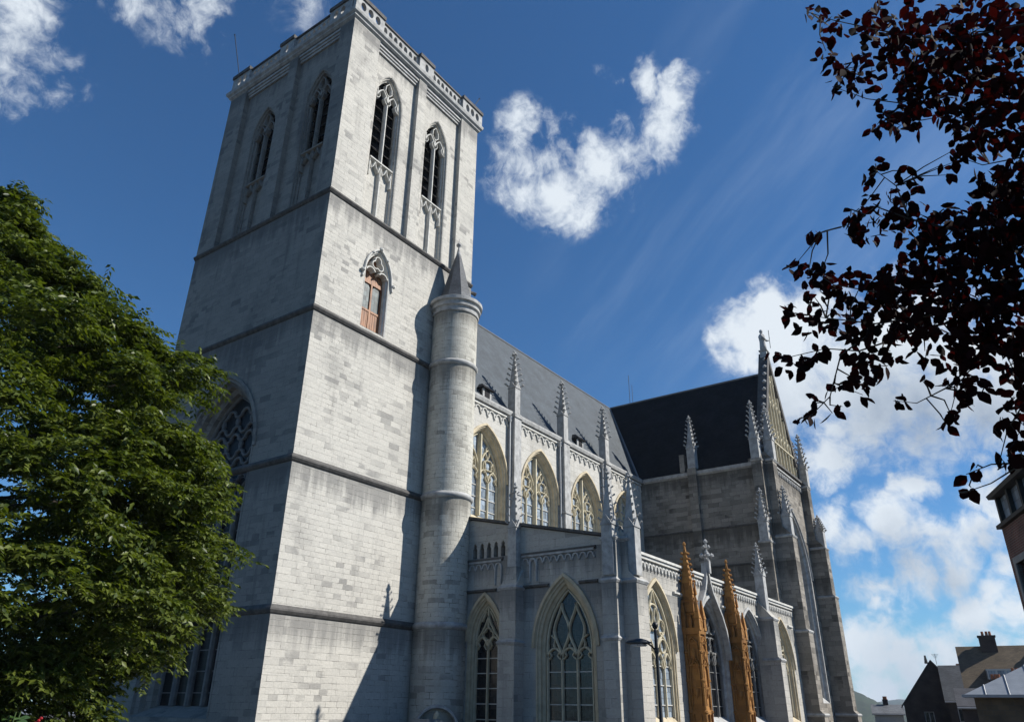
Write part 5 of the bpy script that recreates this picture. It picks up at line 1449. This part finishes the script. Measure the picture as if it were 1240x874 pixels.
OV = [(0, 0, 0), (.22, .36, .03), (.5, .5, .04), (.8, .27, 0), (1, 0, -.08), (.8, -.27, 0), (.5, -.5, .04), (.22, -.36, .03)]
NL = [(0, 0, 0), (.4, .5, .05), (1, 0, -.1), (.4, -.5, .05)]

# ---- green tree at the left
barkm = plain('tree bark', (.05, .042, .034), .9, var=.4, scale=8, bump=.6)
tb = at(-210, 866, 19); TB = Vector((tb.x, tb.y, 0))
GT = empty('green_tree', TB, 'broad green leafy tree at the left edge in front of the tower', 'tree')
# silhouette radius of the crown by height, surveyed at the right hand side
sil = [(870, 120), (845, 150), (815, 178), (790, 205), (760, 252), (735, 268), (700, 292), (650, 276), (600, 280), (560, 262), (500, 270), (455, 246), (430, 205), (400, 165), (365, 138), (330, 98), (290, 72), (255, 30), (235, -10), (205, -60)]
side_v = Vector((math.cos(math.atan2(tb.x, tb.y)), -math.sin(math.atan2(tb.x, tb.y)), 0))
zr = []
for y_, x_ in sil:
    # the silhouette is met where the sight line passes beside the trunk axis
    r0 = ray(x_, y_); dist = TB.length
    hx = Vector((r0.x, r0.y, 0)); t_ = (TB.dot(hx.normalized()))
    s_ = TB.x*hx.normalized().y-TB.y*hx.normalized().x
    zz = 1.6+r0.z/hx.length*t_
    zr.append((zz*.985, -s_*.98))
zr.sort()
ZA = np.array([z for z, _ in zr]); RA = np.maximum(np.array([r for _, r in zr]), .25)
def crown_r(z): return float(np.interp(z, ZA, RA))
def green_tree():
    zmin, zmax = 0.6, ZA.max()+.2
    cl = []; lobes = []
    while len(lobes) < 150:
        z = RNG.uniform(zmin, zmax); R_ = crown_r(z)
        if RNG.random() > (R_/8.5)+.1: continue
        a = RNG.normal(-.55, 1.2); lr = RNG.uniform(.75, 1.45)
        if R_ < lr*1.1: lr = R_*.7
        rr_ = max(0, R_-lr*RNG.uniform(.75, 1.5))
        c = np.array([rr_*math.cos(a), rr_*math.sin(a), z-.2])
        if any(np.linalg.norm(c-l[0]) < .72*min(lr, l[1]) for l in lobes): continue
        lobes.append((c, lr, a))
    for c, lr, a in lobes:
        for k in range(int(7.5*lr*lr)+3):       # sprays on the outer and upper skin of each bough
            d = RNG.normal(0, 1, 3)+np.array([math.cos(a), math.sin(a), .8])*.9; d[2] = abs(d[2])*.9-.15; d /= np.linalg.norm(d)
            p_ = c+d*lr*RNG.uniform(.72, 1.0)*np.array([1, 1, .72]); cl.append((p_, math.atan2(d[1], d[0])))
    for k in range(420):                        # sparse inner sprays
        z = RNG.uniform(zmin, zmax); R_ = crown_r(z)*RNG.uniform(.35,.8); a = RNG.normal(-.55, 1.2); cl.append((np.array([R_*math.cos(a), R_*math.sin(a), z]), a))
    pos = []; axs = []; nr = []
    tw_ = MB()
    for c, a in cl:
        out_ = np.array([math.cos(a), math.sin(a), .0])
        ns = RNG.integers(7, 12)
        for s in range(ns):
            # a shoot leaving the clump, arching outwards and drooping
            d = out_*RNG.uniform(.3, 1)+RNG.normal(0, .55, 3); d[2] = d[2]*.45+.12; d /= np.linalg.norm(d)
            ln_ = RNG.uniform(.4, .9); st_ = c+RNG.normal(0, .17, 3)*np.array([1, 1, .5])-d*ln_*.45
            nl = int(ln_/.042)
            for k in range(nl):
                t_ = (k+.5)/nl; p_ = st_+d*ln_*t_+np.array([0, 0, -.30*t_*t_*ln_])
                sdv = np.cross(d, [0, 0, 1]); sdv /= np.linalg.norm(sdv)+1e-6
                ldir = d*.6+sdv*(1 if k % 2 else -1)*.8+np.array([0, 0, -.35-.3*RNG.random()])+RNG.normal(0, .15, 3)
                pos.append(p_); axs.append(ldir); nr.append(np.array([0, 0, 1])+RNG.normal(0, .38, 3))
    pos = np.array(pos); axs = np.array(axs); nr = np.array(nr)
    L_n = RNG.uniform(.11, .17, len(pos))
    leaves('crown', leaf_mat('green leaves', (.022, .040, .007), (.105, .130, .020), (1.7, 1.8, .7), mixf=.28), pos, axs, nr, L_n, L_n*.50, GT, NL)
    t = MB()
    t.tube([(0, 0, -.1), (.03, .02, 1.5), (.0, .05, 3.5), (-.08, 0, 6), (0, 0, 9), (.05, 0, ZA.max()-.8)], [.32, .25, .22, .16, .09, .03], 10)
    TK = t.build('trunk', barkm, GT, smooth=True)
    br = MB()
    for k in range(60):
        z0_ = 1.6+k*.17; a = k*2.4; z1_ = min(z0_+1.2, ZA.max()-.5); R_ = crown_r(z1_)*.85
        br.tube([(0, 0, z0_), (R_*.4*math.cos(a), R_*.4*math.sin(a), z0_+.55), (R_*.95*math.cos(a+.15), R_*.95*math.sin(a+.15), z1_)], [.06, .04, .012], 5)
    br.build('branch', barkm, GT)
green_tree()
# ---- copper beech overhanging from the right
bt_ = Vector((5.6, -2.6, 0))
CB = empty('copper_beech', bt_, 'dark purple leaved tree whose branches hang in from the right edge', 'tree')
def copper():
    bo = CB.location
    br = MB()
    def W(px, py, d): return at(px, py, d)-bo
    tb_ = MB(); tb_.tube([(0, 0, -.1), (.02, .03, 1.5), (0, .1, 3.2), (-.05, .2, 5.0), (0, .3, 7)], [.22, .17, .14, .10, .04], 12); tb_.build('trunk', barkm, CB, smooth=True)
    T1, T2, T3 = Vector((0, .1, 3.0)), Vector((-.03, .15, 4.0)), Vector((-.02, .2, 4.9))
    B = [  # limbs: start on the trunk, then surveyed sight lines with their plan distance
        (T3, [(1330, -40, 4.2), (1240, 30, 4.1), (1150, 50, 4.0), (1070, 38, 3.9), (1010, 25, 3.8), (978, 15, 3.8)]),
        (T3, [(1340, 90, 4.4), (1240, 95, 4.4), (1150, 105, 4.3), (1090, 125, 4.2), (1050, 120, 4.1), (1008, 105, 4.1)]),
        (T3, [(1340, 180, 4.4), (1240, 190, 4.5), (1190, 200, 4.5), (1160, 190, 4.5)]),
        (T2, [(1340, 290, 4.3), (1240, 285, 4.2), (1160, 280, 4.1), (1100, 265, 4.0), (1060, 250, 3.9), (1035, 270, 3.9), (985, 285, 3.8)]),
        (T2, [(1340, 330, 4.2), (1240, 340, 4.1), (1150, 345, 4.0), (1070, 355, 3.9), (1010, 345, 3.8), (972, 320, 3.8)]),
        (T2, [(1240, 352, 4.3), (1140, 380, 4.2), (1060, 392, 4.0), (1000, 385, 4.0), (955, 378, 3.9)]),
        (T2, [(1240, 370, 4.4), (1130, 395, 4.3), (1040, 425, 4.1), (1000, 422, 4.1), (940, 436, 4.1)]),
        (T2, [(1260, 400, 4.6), (1190, 430, 4.5), (1160, 465, 4.4), (1150, 505, 4.3)]),
        (T1, [(1300, 470, 4.2), (1245, 480, 4.1), (1220, 520, 4.1), (1210, 560, 4.0)]),
        (T1, [(1320, 540, 4.2), (1240, 560, 4.1), (1200, 585, 4.0), (1165, 597, 4.0)]),
        (T2, [(1070, 392, 4.05), (1018, 430, 4.0), (1005, 480, 4.0), (982, 503, 4.0), (965, 508, 4.0)]),
        (T2, [(1180, 440, 4.3), (1145, 470, 4.2), (1110, 488, 4.2), (1082, 485, 4.2)]),
        (T3, [(1090, 128, 4.2), (1062, 155, 4.15), (1050, 162, 4.1)]),
        (T2, [(1100, 262, 4.0), (1085, 225, 4.0), (1058, 205, 4.0)]),
        (T1, [(1240, 560, 4.1), (1200, 562, 4.1), (1170, 574, 4.0)]),
    ]
    nodes = []
    for i, (st_, pts) in enumerate(B):
        P_ = [W(*p) for p in pts]
        if i < 10:
            e_ = P_[0]; mid = [st_.lerp(e_, f_)+Vector((RNG.normal(0, .10), RNG.normal(0, .10), .55*math.sin(math.pi*f_)+RNG.normal(0, .07))) for f_ in (.15, .32, .5, .68, .84)]
            P_ = [st_]+mid+P_
        n_ = len(P_)
        rs_ = [(.042 if i < 10 else .005)*(1-.95*k/(n_-1))**1.9+.0018 for k in range(n_)]
        br.tube(P_, rs_, 5)
        for a, b_ in zip(P_[:-1], P_[1:]):
            for k in range(6): nodes.append(a.lerp(b_, k/6))
    nodes = np.array([tuple(n) for n in nodes])
    discs = [(985,15,12),(1005,32,20),(1000,62,16),(1018,85,20),(1042,80,20),(1060,40,28),(1085,18,32),(1098,70,36),(1130,105,36),(1090,120,30),(1070,150,18),(1100,142,22),(1130,45,42),(1180,35,55),(1225,60,60),(1175,100,50),(1225,140,46),(1180,150,28),(1010,105,10),(1042,108,13),(1150,140,14),
             (1178,172,20),(1215,200,38),(1162,178,16),(1236,230,40),(1198,245,30),(1060,198,11),(1052,217,10),(1092,207,10),(1102,222,12),(1078,245,18),(1045,250,14),(1038,268,14),(1096,256,18),(1130,266,24),(1035,282,14),(1062,276,18),(985,285,11),(1030,262,10),(1100,285,24),(1150,280,30),(1190,280,38),(1230,285,45),(1147,212,7),(1156,196,8),(1140,200,6),
             (965,318,13),(978,335,13),(995,328,16),(1012,348,22),(1040,350,26),(1075,350,32),(1110,340,38),(1150,335,45),(1200,330,55),(1235,375,48),(985,358,13),(950,370,9),(958,382,10),(980,392,13),(1002,385,18),(1030,385,24),(1065,390,27),(1100,388,28),(1140,388,30),(1185,395,38),(1218,428,26),(1160,428,22),(938,433,9),(953,440,12),(972,440,12),(992,424,13),(1040,428,20),(1055,445,18),(1046,460,9),(1078,425,12),(1120,425,12),(1160,458,16),(1182,465,16),(1168,480,10),(1152,503,11),(1145,512,7),(1118,462,6),(1238,465,24),(1084,484,5),(1092,483,5),(978,480,6),(988,488,7),(1005,470,7),(1025,465,11),(1020,492,7),(966,508,6),(976,506,7),(984,503,5),(1045,478,4),(1008,500,5),
             (1228,492,16),(1214,505,8),(1230,522,14),(1236,545,18),(1210,552,10),(1222,560,8),(1172,573,5),(1182,566,5),(1162,595,5),(1176,590,4),(1205,520,5),(1320,60,60),(1310,180,50),(1310,300,60),(1300,420,60),(1290,540,30),(1400,90,80),(1400,250,80),(1410,400,80),(1380,500,50),(1520,150,80),(1530,330,80)]
    pos = []; axs = []; nr = []
    for (x_, y_, r_) in discs:
        n_ = max(2, int(r_*r_*3.14/118*2.35)) 
        for k in range(n_):
            a = RNG.uniform(0, 6.283); q = r_*math.sqrt(RNG.random())
            px, py = x_+q*math.cos(a), y_+q*math.sin(a)
            dd = RNG.uniform(3.6, 4.7) if r_ > 14 else RNG.uniform(3.8, 4.3)
            p_ = np.array(at(px, py, dd)-bo)
            pos.append(p_)
            ld = RNG.normal(0, 1, 3); ld[2] = -abs(ld[2])*.9-.35
            axs.append(ld); nr.append(RNG.normal(0, 1, 3))
        # twig feeding the spray
        c = np.array(at(x_, y_, 4.1)-bo); dn = ((nodes-c)**2).sum(1); j = int(dn.argmin())
        if dn[j] < 1.2: br.tube([Vector(nodes[j]), Vector((nodes[j]+c)/2+RNG.normal(0, .02, 3)), Vector(c)], [.005, .004, .002], 4)
    pos = np.array(pos); axs = np.array(axs); nr = np.array(nr)
    ln_ = RNG.uniform(.052, .090, len(pos))
    ob = leaves('crown', leaf_mat('purple leaves', (.005, .0028, .003), (.021, .0055, .0055), (2.0, .4, .3), .8, .06), pos, axs, nr, ln_, ln_*.66, CB, OV)
    # high crown above and outside the picture
    br.build('branch', barkm, CB)
copper()
# ---- red flowers at the lower left
fp = at(2, 868, 7.0); 
FL = empty('flowering_shrub', (fp.x, fp.y, 0), 'leafy shrub with small red flowers at the lower left corner', 'shrub')
def shrub():
    st_ = MB(); pos = []; axs = []; nr = []; blooms = []
    for k in range(14):
        a = k*2.4; r_ = .08+.17*RNG.random(); zt_ = 1.38+.16*RNG.random()
        tip_ = Vector((r_*math.cos(a), r_*math.sin(a), zt_)); st_.tube([(0.03*math.cos(a), 0.03*math.sin(a), 0), tip_*.5+Vector((0, 0, .1)), tip_], [.012, .009, .005], 5)
        for j in range(26):
            z_ = RNG.uniform(.3, 1); p_ = np.array(tip_)*[z_, z_, z_]; a2 = RNG.uniform(0, 6.28)
            pos.append(p_); axs.append(np.array([math.cos(a2), math.sin(a2), -.1+.3*RNG.random()])); nr.append(np.array([0, 0, 1])+RNG.normal(0, .3, 3))
        if k in (1, 5): blooms.append(tip_)
    pos = np.array(pos); ln_ = RNG.uniform(.06, .11, len(pos))
    st_.build('stem', plain('green stem', (.05, .08, .02), .7), FL)
    leaves('foliage', leaf_mat('shrub leaves', (.05, .10, .035), (.10, .17, .06), (1.2, 1.5, .7)), pos, np.array(axs), np.array(nr), ln_, ln_*.7, FL, OV)
    for b_ in blooms:
        m_ = MB()
        for k in range(7):
            a = k*.9; m_.blob((b_.x+.018*math.cos(a), b_.y+.018*math.sin(a), b_.z+.0+.015*k), .013)
        m_.build('flower', plain('red petals', (.28, .012, .015), .6), FL)
shrub()
